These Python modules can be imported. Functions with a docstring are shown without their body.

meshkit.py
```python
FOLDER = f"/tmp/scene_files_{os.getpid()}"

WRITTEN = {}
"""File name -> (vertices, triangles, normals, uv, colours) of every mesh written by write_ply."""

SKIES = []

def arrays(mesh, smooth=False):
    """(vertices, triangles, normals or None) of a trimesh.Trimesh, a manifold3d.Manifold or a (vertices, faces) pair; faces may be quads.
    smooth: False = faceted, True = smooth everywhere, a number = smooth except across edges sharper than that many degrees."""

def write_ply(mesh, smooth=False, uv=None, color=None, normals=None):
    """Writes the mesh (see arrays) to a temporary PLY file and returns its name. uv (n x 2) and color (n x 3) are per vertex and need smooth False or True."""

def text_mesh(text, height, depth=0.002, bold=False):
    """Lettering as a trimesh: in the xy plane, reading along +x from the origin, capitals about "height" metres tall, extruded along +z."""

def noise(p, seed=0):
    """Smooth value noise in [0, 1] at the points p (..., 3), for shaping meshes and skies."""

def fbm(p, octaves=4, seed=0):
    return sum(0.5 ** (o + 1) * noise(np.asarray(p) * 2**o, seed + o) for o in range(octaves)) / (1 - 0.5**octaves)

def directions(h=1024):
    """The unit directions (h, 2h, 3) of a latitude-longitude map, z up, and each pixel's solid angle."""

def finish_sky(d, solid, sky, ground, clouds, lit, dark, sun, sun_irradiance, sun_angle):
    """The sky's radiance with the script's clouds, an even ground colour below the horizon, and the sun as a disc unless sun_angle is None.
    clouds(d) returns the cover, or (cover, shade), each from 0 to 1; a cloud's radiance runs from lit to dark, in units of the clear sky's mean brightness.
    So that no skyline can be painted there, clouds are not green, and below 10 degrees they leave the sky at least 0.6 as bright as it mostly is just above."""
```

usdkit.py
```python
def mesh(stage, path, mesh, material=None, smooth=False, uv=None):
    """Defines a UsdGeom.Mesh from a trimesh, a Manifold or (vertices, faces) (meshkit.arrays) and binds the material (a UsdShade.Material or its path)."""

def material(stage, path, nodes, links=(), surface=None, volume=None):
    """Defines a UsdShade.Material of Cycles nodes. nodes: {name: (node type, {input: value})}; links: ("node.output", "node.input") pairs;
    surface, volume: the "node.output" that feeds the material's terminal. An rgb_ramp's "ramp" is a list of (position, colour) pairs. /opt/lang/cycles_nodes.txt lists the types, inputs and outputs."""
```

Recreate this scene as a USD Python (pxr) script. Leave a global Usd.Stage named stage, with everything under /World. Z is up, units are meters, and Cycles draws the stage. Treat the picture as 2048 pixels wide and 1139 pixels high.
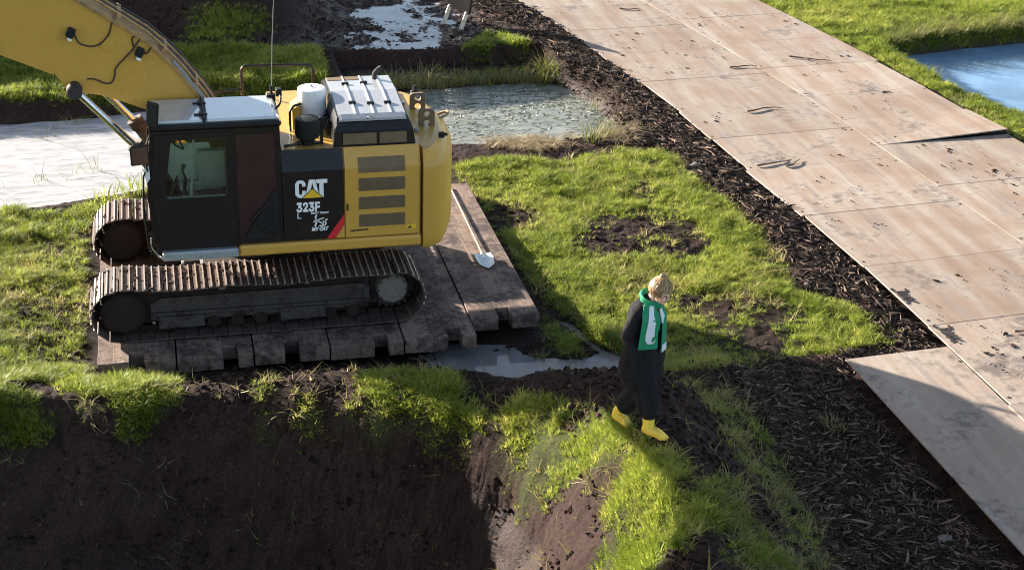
import math, random
import numpy as np, trimesh, usdkit, meshkit
import manifold3d as m3
import shapely
from shapely.geometry import Polygon, Point, LineString
from scipy.interpolate import RBFInterpolator
from scipy.ndimage import map_coordinates
from pxr import Usd, UsdGeom, UsdLux, UsdShade, Gf, Sdf, Vt

stage = Usd.Stage.CreateInMemory()
UsdGeom.SetStageUpAxis(stage, 'Z')
UsdGeom.SetStageMetersPerUnit(stage, 1.0)
WORLD = UsdGeom.Xform.Define(stage, '/World')
stage.SetDefaultPrim(WORLD.GetPrim())
UsdGeom.Scope.Define(stage, '/World/Looks')
LK = '/World/Looks/'

# ------------------------------------------------------------------ camera, sky, sun, exposure
CAM = np.array([-1.119, -19.455, 9.263]); YAW, PITCH, ROLL = 0.248, 0.4454, 0.0361
EXPOSURE = 2.27
_f = np.array([math.sin(YAW) * math.cos(PITCH), math.cos(YAW) * math.cos(PITCH), -math.sin(PITCH)])
_r = np.array([math.cos(YAW), -math.sin(YAW), 0]); _u = np.cross(_r, _f)
_R = math.cos(ROLL) * _r + math.sin(ROLL) * _u; _U = -math.sin(ROLL) * _r + math.cos(ROLL) * _u
camera = UsdGeom.Camera.Define(stage, '/World/camera')
camera.AddTransformOp().Set(Gf.Matrix4d(*_R, 0, *_U, 0, *(-_f), 0, *CAM, 1))
camera.CreateHorizontalApertureAttr(36.0)
camera.CreateFocalLengthAttr(36.0 * 2969.3 / 2048)
camera.CreateExposureAttr(EXPOSURE)

SUN_EL = math.radians(15.2)
_sx, _sy = -0.715, 0.70
_n = math.hypot(_sx, _sy)
TO_SUN = np.array([_sx / _n * math.cos(SUN_EL), _sy / _n * math.cos(SUN_EL), math.sin(SUN_EL)])
SUN_ROT = math.atan2(_sx, _sy)
dome = UsdLux.DomeLight.Define(stage, '/World/sky')
dome.GetPrim().SetCustomDataByKey('kind', 'structure')
sky = usdkit.material(stage, LK + 'sky_air', {
    'sky': ('sky_texture', {'sky_type': 'single_scattering', 'sun_disc': False, 'sun_elevation': SUN_EL, 'sun_rotation': SUN_ROT, 'aerosol_density': 1.3}),
    'tc': ('texture_coordinate', {}),
    'n': ('noise_texture', {'scale': 2.6, 'detail': 6.0, 'roughness': 0.55}),
    'cover': ('map_range', {'from_min': 0.50, 'from_max': 0.72, 'to_min': 0.0, 'to_max': 0.35, 'clamp': True}),
    'sd': ('vector_math', {'math_type': 'dot_product', 'vector2': tuple(TO_SUN)}), 'sdir': ('vector_math', {'math_type': 'normalize'}),
    'lit': ('map_range', {'from_min': 0.35, 'from_max': 1.0, 'to_min': 5.0, 'to_max': 40.0, 'clamp': True}), 'cl': ('mix', {'mix_type': 'multiply', 'fac': 1.0, 'color1': (1.0, 0.97, 0.94)}),
    'mix': ('mix', {'mix_type': 'mix'}),
    'bg': ('background_shader', {'strength': 0.05}),
}, [('tc.generated', 'n.vector'), ('n.fac', 'cover.value'), ('cover.result', 'mix.fac'), ('tc.generated', 'sdir.vector1'), ('sdir.vector', 'sd.vector1'), ('sd.value', 'lit.value'), ('lit.result', 'cl.color2'), ('cl.color', 'mix.color2'), ('sky.color', 'mix.color1'), ('mix.color', 'bg.color')], surface='bg.background')
UsdShade.MaterialBindingAPI.Apply(dome.GetPrim()).Bind(sky)
sun = UsdLux.DistantLight.Define(stage, '/World/sun')
sun.CreateIntensityAttr(1.25); sun.CreateAngleAttr(0.53); sun.CreateNormalizeAttr(True); sun.CreateColorAttr(Gf.Vec3f(1.0, 0.90, 0.77))
_z = TO_SUN; _x = np.cross([0, 0, 1.0], _z); _x /= np.linalg.norm(_x); _y = np.cross(_z, _x)
sun.AddTransformOp().Set(Gf.Matrix4d(*_x, 0, *_y, 0, *_z, 0, 0, 0, 0, 1))

# ------------------------------------------------------------------ the lie of the land
CTRL = np.array([(-3.67,2.6,-0.2),(-3.57,1.13,-0.2),(-2.88,-0.28,-0.2),(-2.44,-1.8,-0.2),(-3.0,-1.78,-0.16),(-3.41,-1.12,-0.18),(-4.45,-0.17,-0.2),(-4.21,-2.12,0.0),(-3.31,-2.31,-0.02),(-2.77,-2.46,-0.04),(-1.99,-2.47,-0.08),(-1.19,-2.63,0.0),(-0.27,-2.84,0.1),(0.59,-3.05,0.2),(1.32,-3.22,0.28),(2.32,-3.65,0.4),(3.07,-4.41,0.72),(3.62,-5.57,1.25),(4.03,-6.08,1.35),(2.6,-6.08,0.42),(2.92,-7.08,0.92),(0.88,-3.66,0.14),(2.37,-4.32,0.3),(3.03,-5.7,0.82),(3.43,-7.5,1.62),(3.2,-6.93,1.4),(3.32,-8.41,1.72),(3.25,-9.27,1.75),(2.96,-9.83,1.72),(2.78,-10.58,1.7),(2.45,-6.6,-0.55),(2.66,-7.4,-0.0),(2.7,-8.24,0.6),(2.7,-9.27,1.35),(2.62,-6.34,-0.1),(2.64,-7.38,0.6),(2.68,-8.2,1.15),(-3.37,-4.92,-2.1),(-1.12,-5.36,-2.1),(1.11,-6.04,-1.9),(2.12,-6.73,-1.5),(2.45,-8.41,-0.2),(5.14,-5.19,0.65),(4.72,-6.72,0.8),(4.67,-7.69,0.8),(4.44,-8.77,0.75),(4.11,-9.77,0.75),(5.52,-3.76,0.25),(6.37,-4.16,-0.2),(6.43,-5.29,-0.27),(6.29,-6.32,-0.3),(5.98,-7.62,-0.3),(5.68,-8.92,-0.3),(6.97,-3.42,-0.22),(6.51,-2.74,-0.15),(7.59,-2.83,-0.2),(8.01,-5.61,-0.25),(6.56,-7.76,-0.28),(7.29,-7.94,-0.25),(7.63,-4.31,-0.24),(4.2,-2.0,-0.3),(4.6,-2.9,-0.32),(3.6,-3.0,-0.33),(2.6,-2.7,-0.32),(1.5,-2.5,-0.3),(0.3,-2.4,-0.28),(-1.0,-2.3,-0.26),(3.0,-3.5,0.0),(4.3,-4.2,0.3),(-2.2,-1.0,-0.28),(-2.2,1.0,-0.28),(-2.2,3.0,-0.28),(0.0,0.0,-0.3),(2.0,0.0,-0.3),(3.9,0.0,-0.28),(4.0,2.5,-0.25),(0.0,3.0,-0.28),(2.0,3.0,-0.27),(5.0,-1.0,-0.2),(5.0,1.0,-0.15),(6.0,3.0,-0.12),(6.5,0.0,-0.15),(7.0,-2.0,-0.15),(5.8,-2.2,-0.2),(7.5,2.0,-0.08),(8.5,0.0,-0.1),(8.5,3.0,-0.05),(8.8,-3.0,-0.15),(8.0,-5.0,-0.22),(8.0,-8.0,-0.25),(12.0,-9.0,-0.2),(7.9,-11.0,-0.3),(12.0,-14.0,-0.3),(-4.0,4.0,-0.2),(-6.0,5.0,-0.2),(0.0,4.5,-0.25),(4.0,4.4,-0.18),(6.0,4.5,-0.12),(-4.5,8.8,-0.1),(-2.0,9.0,-0.1),(0.0,9.2,-0.1),(2.0,9.3,-0.1),(4.0,9.2,-0.15),(6.5,9.1,-0.1),(-5.0,11.0,0.0),(0.0,11.0,0.0),(3.0,11.5,-0.05),(6.0,11.5,-0.05),(7.5,8.0,-0.05),(7.2,10.0,-0.02),(7.0,12.0,0.0),(7.5,5.5,-0.1),(8.3,6.0,-0.05),(8.0,9.0,0.0),(7.3,14.0,0.0),(7.0,17.0,0.1),(5.0,14.0,-0.1),(3.5,15.0,-0.12),(5.0,18.0,0.0),(9.0,16.0,-0.1),(11.0,0.0,-0.1),(11.0,8.0,-0.1),(11.0,14.0,-0.1),(15.5,12.0,-0.1),(18.0,14.0,-0.1),(22.0,15.0,0.0),(15.0,4.0,-0.15),(17.0,1.0,-0.15),(14.0,-4.0,-0.2),(25.0,6.0,-0.1),(14.4,8.0,-0.12),(20.0,20.0,0.0),(28.0,20.0,0.0),(1.2,12.6,0.15),(-1.5,12.4,0.15),(-5.0,12.2,0.15),(1.0,13.6,1.0),(-1.5,13.5,1.2),(-5.0,13.3,1.3),(-8.0,13.2,1.3),(1.0,15.0,1.9),(-2.0,15.0,2.1),(-6.0,15.0,2.2),(1.0,17.0,2.1),(-4.0,18.0,2.3),(-10.0,16.0,2.3),(2.4,13.5,0.1),(2.6,15.5,0.3),(2.5,18.0,0.6),(-10.0,0.0,-0.2),(-10.0,6.0,-0.2),(-10.0,10.0,-0.05),(-8.0,-3.0,0.0),(-8.0,-6.0,-1.9),(-8.0,-9.0,-2.2),(-10.0,-12.0,-2.4),(0.0,-13.0,-2.2),(3.0,-14.0,0.6),(-14.0,14.0,1.2),(-12.0,20.0,2.0),(0.0,24.0,2.2),(10.0,24.0,0.0),(30.0,0.0,0.0),(30.0,24.0,0.0),(24.0,-12.0,0.0),(10.0,-18.0,-0.3),(-10.0,-18.0,-2.2),(0.0,-18.0,-2.0),(5.0,-18.0,0.2),(-3.85,-2.79,0.019999999999999574),(-3.88,-2.99,-0.32400000000000023),(-3.9,-3.19,-0.668),(-3.92,-3.39,-1.0119999999999998),(-3.95,-3.59,-1.3559999999999997),(-3.97,-3.79,-1.6999999999999993),(-3.71,-2.81,0.019999999999999574),(-3.73,-3.01,-0.32400000000000023),(-3.75,-3.22,-0.668),(-3.78,-3.42,-1.0119999999999998),(-3.8,-3.62,-1.3559999999999997),(-3.83,-3.82,-1.6999999999999993),(-3.56,-2.84,0.019999999999999574),(-3.59,-3.04,-0.32400000000000023),(-3.61,-3.24,-0.668),(-3.63,-3.44,-1.0119999999999998),(-3.66,-3.65,-1.3559999999999997),(-3.68,-3.85,-1.6999999999999993),(-3.42,-2.86,0.019999999999999574),(-3.44,-3.07,-0.32400000000000023),(-3.46,-3.27,-0.668),(-3.49,-3.47,-1.0119999999999998),(-3.51,-3.67,-1.3559999999999997),(-3.54,-3.88,-1.6999999999999993),(-3.27,-2.89,0.019999999999999574),(-3.29,-3.09,-0.32400000000000023),(-3.32,-3.3,-0.668),(-3.34,-3.5,-1.0119999999999998),(-3.37,-3.7,-1.3559999999999997),(-3.39,-3.9,-1.6999999999999993),(-3.13,-2.9,0.009999999999999787),(-3.15,-3.11,-0.3320000000000001),(-3.17,-3.31,-0.6739999999999999),(-3.2,-3.52,-1.0159999999999996),(-3.22,-3.72,-1.3579999999999997),(-3.25,-3.93,-1.6999999999999993),(-2.98,-2.91,1.7763568394002505e-15),(-3.01,-3.12,-0.3399999999999981),(-3.03,-3.33,-0.6799999999999979),(-3.05,-3.54,-1.0199999999999978),(-3.08,-3.75,-1.3599999999999977),(-3.1,-3.96,-1.6999999999999975),(-2.84,-2.92,-0.009999999999999787),(-2.86,-3.13,-0.3479999999999997),(-2.88,-3.34,-0.6859999999999996),(-2.91,-3.56,-1.0239999999999994),(-2.93,-3.77,-1.3619999999999994),(-2.96,-3.99,-1.6999999999999993),(-2.69,-2.92,-0.019999999999999574),(-2.71,-3.14,-0.35599999999999954),(-2.74,-3.36,-0.6919999999999995),(-2.76,-3.58,-1.0279999999999994),(-2.79,-3.8,-1.3639999999999994),(-2.81,-4.01,-1.6999999999999993),(-2.54,-3.03,-0.03500000000000014),(-2.57,-3.23,-0.368),(-2.59,-3.44,-0.7009999999999998),(-2.62,-3.64,-1.0339999999999996),(-2.64,-3.84,-1.3669999999999995),(-2.66,-4.04,-1.6999999999999993),(-2.39,-3.14,-0.05000000000000071),(-2.42,-3.32,-0.38000000000000045),(-2.44,-3.51,-0.7100000000000002),(-2.47,-3.7,-1.0399999999999998),(-2.49,-3.88,-1.3699999999999997),(-2.52,-4.07,-1.6999999999999993),(-2.25,-3.24,-0.0649999999999995),(-2.27,-3.42,-0.39199999999999946),(-2.3,-3.59,-0.7189999999999994),(-2.32,-3.76,-1.0459999999999994),(-2.35,-3.93,-1.3729999999999993),(-2.37,-4.1,-1.6999999999999993),(-2.1,-3.35,-0.08000000000000007),(-2.13,-3.5,-0.4040000000000003),(-2.15,-3.66,-0.7280000000000005),(-2.18,-3.82,-1.0520000000000005),(-2.2,-3.97,-1.376000000000001),(-2.23,-4.13,-1.700000000000001),(-1.95,-3.36,-0.08500000000000085),(-1.98,-3.52,-0.4090000000000007),(-2.01,-3.68,-0.7330000000000005),(-2.03,-3.83,-1.0570000000000004),(-2.06,-3.99,-1.3810000000000002),(-2.08,-4.15,-1.705),(-1.81,-3.37,-0.08999999999999986),(-1.83,-3.53,-0.4140000000000001),(-1.86,-3.69,-0.7380000000000003),(-1.89,-3.85,-1.0620000000000003),(-1.91,-4.01,-1.3860000000000008),(-1.94,-4.17,-1.7100000000000009),(-1.66,-3.38,-0.09500000000000064),(-1.69,-3.55,-0.4190000000000005),(-1.71,-3.71,-0.7430000000000003),(-1.74,-3.87,-1.0670000000000002),(-1.76,-4.03,-1.391),(-1.79,-4.19,-1.7149999999999999),(-1.52,-3.4,-0.09999999999999964),(-1.54,-3.56,-0.4239999999999999),(-1.57,-3.72,-0.7480000000000001),(-1.59,-3.88,-1.072),(-1.62,-4.05,-1.3960000000000006),(-1.64,-4.21,-1.7200000000000006),(-1.37,-3.39,-0.08999999999999986),(-1.39,-3.56,-0.4169999999999998),(-1.42,-3.73,-0.7439999999999998),(-1.44,-3.9,-1.0709999999999997),(-1.47,-4.06,-1.3979999999999997),(-1.5,-4.23,-1.7249999999999996),(-1.22,-3.39,-0.08000000000000007),(-1.24,-3.56,-0.41000000000000014),(-1.27,-3.73,-0.7400000000000002),(-1.3,-3.91,-1.0700000000000003),(-1.32,-4.08,-1.4000000000000004),(-1.35,-4.25,-1.7300000000000004),(-1.07,-3.38,-0.07000000000000028),(-1.09,-3.56,-0.40300000000000014),(-1.12,-3.74,-0.736),(-1.15,-3.92,-1.0689999999999997),(-1.18,-4.09,-1.4019999999999997),(-1.2,-4.27,-1.7349999999999994),(-0.92,-3.38,-0.0600000000000005),(-0.95,-3.56,-0.39600000000000046),(-0.97,-3.75,-0.7320000000000004),(-1.0,-3.93,-1.0680000000000003),(-1.03,-4.11,-1.4040000000000004),(-1.06,-4.29,-1.7400000000000002),(-0.77,-3.42,-0.05250000000000021),(-0.8,-3.6,-0.3910000000000004),(-0.82,-3.78,-0.7295000000000006),(-0.85,-3.96,-1.0680000000000007),(-0.88,-4.14,-1.406500000000001),(-0.91,-4.31,-1.745000000000001),(-0.62,-3.46,-0.04499999999999993),(-0.65,-3.63,-0.38599999999999995),(-0.68,-3.81,-0.727),(-0.7,-3.99,-1.0679999999999998),(-0.73,-4.16,-1.409),(-0.76,-4.34,-1.75),(-0.47,-3.5,-0.037499999999999645),(-0.5,-3.67,-0.38099999999999956),(-0.53,-3.84,-0.7244999999999995),(-0.56,-4.01,-1.0679999999999992),(-0.58,-4.19,-1.4114999999999993),(-0.61,-4.36,-1.754999999999999),(-0.33,-3.54,-0.02999999999999936),(-0.35,-3.71,-0.37599999999999945),(-0.38,-3.87,-0.7219999999999995),(-0.41,-4.04,-1.0679999999999996),(-0.44,-4.21,-1.4139999999999997),(-0.46,-4.38,-1.7599999999999998),(-0.18,-3.62,-0.022500000000000853),(-0.21,-3.78,-0.37000000000000066),(-0.23,-3.94,-0.7175000000000005),(-0.26,-4.09,-1.0650000000000002),(-0.29,-4.25,-1.4125),(-0.31,-4.41,-1.7599999999999998),(-0.04,-3.71,-0.015000000000000568),(-0.06,-3.86,-0.36400000000000043),(-0.09,-4.0,-0.7130000000000003),(-0.11,-4.15,-1.062),(-0.14,-4.29,-1.411),(-0.17,-4.44,-1.7599999999999998),(0.1,-3.8,-0.007500000000000284),(0.08,-3.93,-0.3580000000000002),(0.06,-4.06,-0.7085000000000001),(0.03,-4.2,-1.059),(0.01,-4.33,-1.4095),(-0.02,-4.46,-1.7599999999999998),(0.25,-3.88,0.0),(0.22,-4.01,-0.352),(0.2,-4.13,-0.704),(0.18,-4.25,-1.0559999999999998),(0.15,-4.37,-1.408),(0.13,-4.49,-1.7599999999999998),(0.39,-3.97,0.005000000000000782),(0.37,-4.08,-0.34699999999999886),(0.34,-4.19,-0.6989999999999985),(0.32,-4.3,-1.050999999999998),(0.3,-4.42,-1.4029999999999978),(0.28,-4.53,-1.7549999999999972),(0.53,-4.05,0.009999999999999787),(0.51,-4.15,-0.3420000000000002),(0.49,-4.26,-0.6940000000000002),(0.47,-4.36,-1.046),(0.45,-4.46,-1.3980000000000001),(0.43,-4.56,-1.75),(0.67,-4.14,0.015000000000000568),(0.65,-4.23,-0.33699999999999974),(0.63,-4.32,-0.6890000000000001),(0.61,-4.41,-1.0410000000000004),(0.6,-4.51,-1.3930000000000007),(0.58,-4.6,-1.745000000000001),(0.81,-4.22,0.019999999999999574),(0.79,-4.32,-0.3220000000000003),(0.77,-4.41,-0.6640000000000001),(0.75,-4.51,-1.0059999999999998),(0.73,-4.6,-1.3479999999999999),(0.72,-4.7,-1.6899999999999995),(0.95,-4.29,0.025000000000000355),(0.93,-4.39,-0.3119999999999998),(0.91,-4.48,-0.6489999999999999),(0.89,-4.58,-0.986),(0.88,-4.67,-1.3230000000000002),(0.86,-4.77,-1.6600000000000001),(1.09,-4.36,0.02999999999999936),(1.07,-4.46,-0.3020000000000007),(1.05,-4.55,-0.6340000000000008),(1.04,-4.65,-0.9660000000000006),(1.02,-4.74,-1.298000000000001),(1.0,-4.84,-1.6300000000000008),(1.23,-4.43,0.03500000000000014),(1.21,-4.53,-0.2919999999999998),(1.19,-4.62,-0.6189999999999998),(1.18,-4.72,-0.9459999999999997),(1.16,-4.81,-1.2729999999999997),(1.14,-4.91,-1.5999999999999996),(1.36,-4.5,0.03999999999999915),(1.35,-4.6,-0.28200000000000075),(1.33,-4.69,-0.6040000000000006),(1.32,-4.79,-0.9260000000000005),(1.3,-4.88,-1.2480000000000004),(1.29,-4.97,-1.5700000000000003),(1.5,-4.59,0.04749999999999943),(1.48,-4.69,-0.26200000000000045),(1.47,-4.79,-0.5715000000000003),(1.45,-4.89,-0.8810000000000002),(1.43,-4.99,-1.1905000000000001),(1.42,-5.1,-1.5),(1.63,-4.68,0.054999999999999716),(1.62,-4.77,-0.25200000000000033),(1.6,-4.87,-0.5590000000000004),(1.59,-4.96,-0.8660000000000003),(1.57,-5.06,-1.1730000000000005),(1.56,-5.15,-1.4800000000000004),(1.77,-4.76,0.06250000000000178),(1.75,-4.86,-0.23199999999999898),(1.73,-4.97,-0.5264999999999997),(1.72,-5.07,-0.8210000000000004),(1.7,-5.17,-1.1155000000000013),(1.69,-5.27,-1.410000000000002),(1.9,-4.85,0.07000000000000028),(1.88,-4.96,-0.21199999999999974),(1.86,-5.06,-0.4939999999999998),(1.85,-5.17,-0.7759999999999998),(1.83,-5.28,-1.0579999999999998),(1.81,-5.39,-1.3399999999999999),(2.02,-4.99,0.09249999999999936),(2.0,-5.1,-0.1780000000000005),(1.99,-5.2,-0.44850000000000034),(1.97,-5.31,-0.7190000000000001),(1.95,-5.42,-0.9895),(1.93,-5.53,-1.2599999999999998),(2.14,-5.13,0.11500000000000021),(2.12,-5.24,-0.1439999999999998),(2.1,-5.34,-0.4029999999999998),(2.09,-5.45,-0.6619999999999997),(2.07,-5.55,-0.9209999999999998),(2.05,-5.66,-1.1799999999999997),(2.25,-5.27,0.1374999999999993),(2.24,-5.38,-0.11000000000000015),(2.22,-5.48,-0.3574999999999996),(2.2,-5.58,-0.604999999999999),(2.19,-5.69,-0.8524999999999985),(2.17,-5.79,-1.0999999999999979),(2.37,-5.41,0.16000000000000014),(2.35,-5.51,-0.07600000000000018),(2.34,-5.62,-0.3120000000000005),(2.32,-5.72,-0.5480000000000007),(2.3,-5.82,-0.7840000000000011),(2.29,-5.92,-1.0200000000000014)])
CHANNEL = Polygon([(-14, 2.3), (-4.89, 3.57), (-3.8, 4.18), (-2.79, 4.45), (-1.9, 4.76), (-1.0, 5.1), (0.5, 5.5), (2.2, 5.9), (4.06, 6.06), (4.97, 5.85), (5.93, 5.86), (6.94, 5.94), (7.42, 6.06),
                   (7.62, 7.04), (7.56, 8.44), (7.3, 9.3), (6.53, 9.7), (5.19, 9.6), (3.89, 9.43), (2, 9.35), (0, 9.3), (-1.48, 9.15), (-2.28, 8.97), (-2.93, 8.82), (-4.11, 8.76), (-5.44, 8.55), (-14, 7.8)])
EAST_POND = Polygon([(15.15, 10.53), (16.07, 10.97), (17.06, 11.13), (19.22, 11.5), (26, 11.6), (26, 2.2), (17.3, 3.2), (16.0, 4.9), (15.65, 6.48), (15.38, 7.37), (15.29, 8.3), (15.17, 9.69)])
PUDDLE = Polygon([(2.38, -2.07), (2.52, -1.89), (2.89, -1.97), (3.23, -2.04), (3.66, -2.29), (4.21, -2.33), (4.5, -2.2), (4.37, -1.76), (4.22, -1.26), (4.16, -1.12), (4.39, -1.16), (4.48, -1.51), (4.55, -1.91), (4.65, -2.18), (4.95, -2.42), (4.9, -3.0), (3.72, -3.0), (3.07, -2.9), (2.0, -2.7), (2.0, -2.2)])
FLOOD = Polygon([(1.5, 11.9), (2.9, 11.75), (4.6, 11.6), (6.3, 11.95), (6.5, 12.6), (6.2, 13.6), (5.9, 15.2), (5.6, 18), (2.6, 18), (2.2, 14.2)])
LOW_BENCH = Polygon([(2.5, 9.2), (2.55, 11.42), (3.3, 11.5), (4.7, 11.36), (6.2, 11.3), (7.1, 11.2), (7.3, 9.2)])
WATER_Z = -0.47
_rbf = RBFInterpolator(CTRL[:, :2], CTRL[:, 2], kernel='linear', smoothing=0.004)
_gx, _gy = np.arange(-16, 32.01, 0.2), np.arange(-18, 26.01, 0.2)
_base = _rbf(np.stack(np.meshgrid(_gx, _gy, indexing='ij'), -1).reshape(-1, 2)).reshape(len(_gx), len(_gy))
from scipy.ndimage import gaussian_filter
_base = gaussian_filter(_base, 0.9)


def signed(poly, x, y, reach=1.5):
    """Distance to the polygon's edge, positive inside, cut at reach."""
    x, y = np.asarray(x, float), np.asarray(y, float)
    d = np.full(x.shape, -reach)
    a, b, c, e = poly.buffer(reach).bounds
    near = (x > a) & (x < c) & (y > b) & (y < e)
    if near.any():
        p = shapely.points(x[near], y[near])
        s = shapely.distance(poly.exterior, p)
        d[near] = np.clip(np.where(shapely.contains(poly, p), s, -s), -reach, reach)
    return d


def sstep(a, b, v):
    t = np.clip((v - a) / (b - a), 0, 1)
    return t * t * (3 - 2 * t)


def nz(x, y, s, seed=0, octaves=3):
    x = np.asarray(x, float)
    return meshkit.fbm(np.stack([x * s + 31.7, np.asarray(y, float) * s + 12.3, np.full(x.shape, seed * 7.31)], -1), octaves, seed) - 0.5


def ground_raw(x, y):
    x, y = np.asarray(x, float), np.asarray(y, float)
    z = map_coordinates(_base, [(x + 16) / 0.2, (y + 18) / 0.2], order=1, mode='nearest')
    wob = 0.5 * nz(x, y, 0.9, 3) + 0.25 * nz(x, y, 3.5, 4)
    z = z + (-0.42 - z) * sstep(-0.05, 0.12, signed(LOW_BENCH, x, y) + 0.12 * wob)
    z = z + (-1.0 - z) * sstep(-0.42, 0.5, signed(CHANNEL, x, y) + 0.35 * wob)
    z = z + (-1.0 - z) * sstep(-0.3, 0.5, signed(EAST_POND, x, y) + 0.3 * wob)
    z = z - 0.14 * sstep(-0.12, 0.12, signed(PUDDLE, x, y) + 0.12 * wob)
    z = z - 0.085 * sstep(-0.4, 0.3, signed(FLOOD, x, y) + 0.4 * wob)
    return z


def on_mats(x, y):
    return sstep(0, 0.3, np.minimum(np.minimum(x + 2.45, 4.1 - x), np.minimum(y + 2.35, 3.4 - y)))


def on_road(x, y):
    return sstep(-0.1, 0.25, np.minimum(x - road_left(y), road_left(y) + 5.75 - x))


def road_left(y):
    y = np.asarray(y, float)
    return np.interp(y, [-20, -3.5, 0, 3.1, 6.25, 8.16, 11.8, 14.9, 20, 30], [9.06, 9.06, 9.02, 8.78, 8.62, 8.42, 7.95, 7.46, 6.6, 4.9])

# ------------------------------------------------------------------ helpers
_used = {}


def numbered(parent, name):
    k = (parent, name); n = _used.get(k, 0); _used[k] = n + 1
    return name if n == 0 else f'{name}_{n:03d}'


def path_of(p):
    return '/World' if p is None else (str(p.GetPath()) if hasattr(p, 'GetPath') else p)


def obj(name, mesh, mat, parent=None, smooth=False, label=None):
    pp = path_of(parent)
    m = usdkit.mesh(stage, pp + '/' + numbered(pp, name), mesh, LK + mat, smooth)
    if label:
        m.GetPrim().SetCustomDataByKey('label', label)
    return m.GetPrim()


def tag(p, label=None, cat=None, group=None, kind=None):
    for k, v in (('label', label), ('category', cat), ('group', group), ('kind', kind)):
        if v:
            p.SetCustomDataByKey(k, v)
    return p


def thing(name, label, cat, loc=(0, 0, 0), rotz=0.0, group=None, scale=None):
    x = UsdGeom.Xform.Define(stage, '/World/' + numbered('/World', name))
    x.AddTranslateOp().Set(Gf.Vec3d(*map(float, loc)))
    if rotz:
        x.AddRotateZOp().Set(float(rotz))
    if scale:
        x.AddScaleOp().Set(Gf.Vec3f(*([float(scale)] * 3)))
    return tag(x.GetPrim(), label, cat, group)


def copy_of(root, label, loc, rotz=0.0, scale=None):
    was = root.GetCustomData()
    r = thing(root.GetName(), label, was['category'], loc, rotz, was.get('group'), scale)
    r.GetReferences().AddInternalReference(root.GetPath()); r.SetInstanceable(True)
    return r


def cat(*ms):
    V, F, n = [], [], 0
    for m in ms:
        v, f = (np.asarray(m.vertices), np.asarray(m.faces)) if hasattr(m, 'vertices') else m
        V.append(v); F.append(np.asarray(f) + n); n += len(v)
    return np.vstack(V), np.vstack(F)


def hull(p):
    h = trimesh.Trimesh(np.asarray(p, float)).convex_hull if False else trimesh.convex.convex_hull(np.asarray(p, float))
    return np.asarray(h.vertices), np.asarray(h.faces)


def box(x0, x1, y0, y1, z0, z1, b=0.0):
    b = min(b, abs(x1 - x0) * .45, abs(y1 - y0) * .45, abs(z1 - z0) * .45)
    pts = []
    for sx, x in ((1, x0), (-1, x1)):
        for sy, y in ((1, y0), (-1, y1)):
            for sz, z in ((1, z0), (-1, z1)):
                if b > 0:
                    pts += [(x, y + sy * b, z + sz * b), (x + sx * b, y, z + sz * b), (x + sx * b, y + sy * b, z)]
                else:
                    pts.append((x, y, z))
    return hull(pts)


AX = {'y': np.array([[1, 0, 0], [0, 0, -1], [0, 1, 0.0]]), 'x': np.array([[0, 0, 1], [1, 0, 0], [0, 1, 0.0]]), 'z': np.eye(3)}


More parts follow.
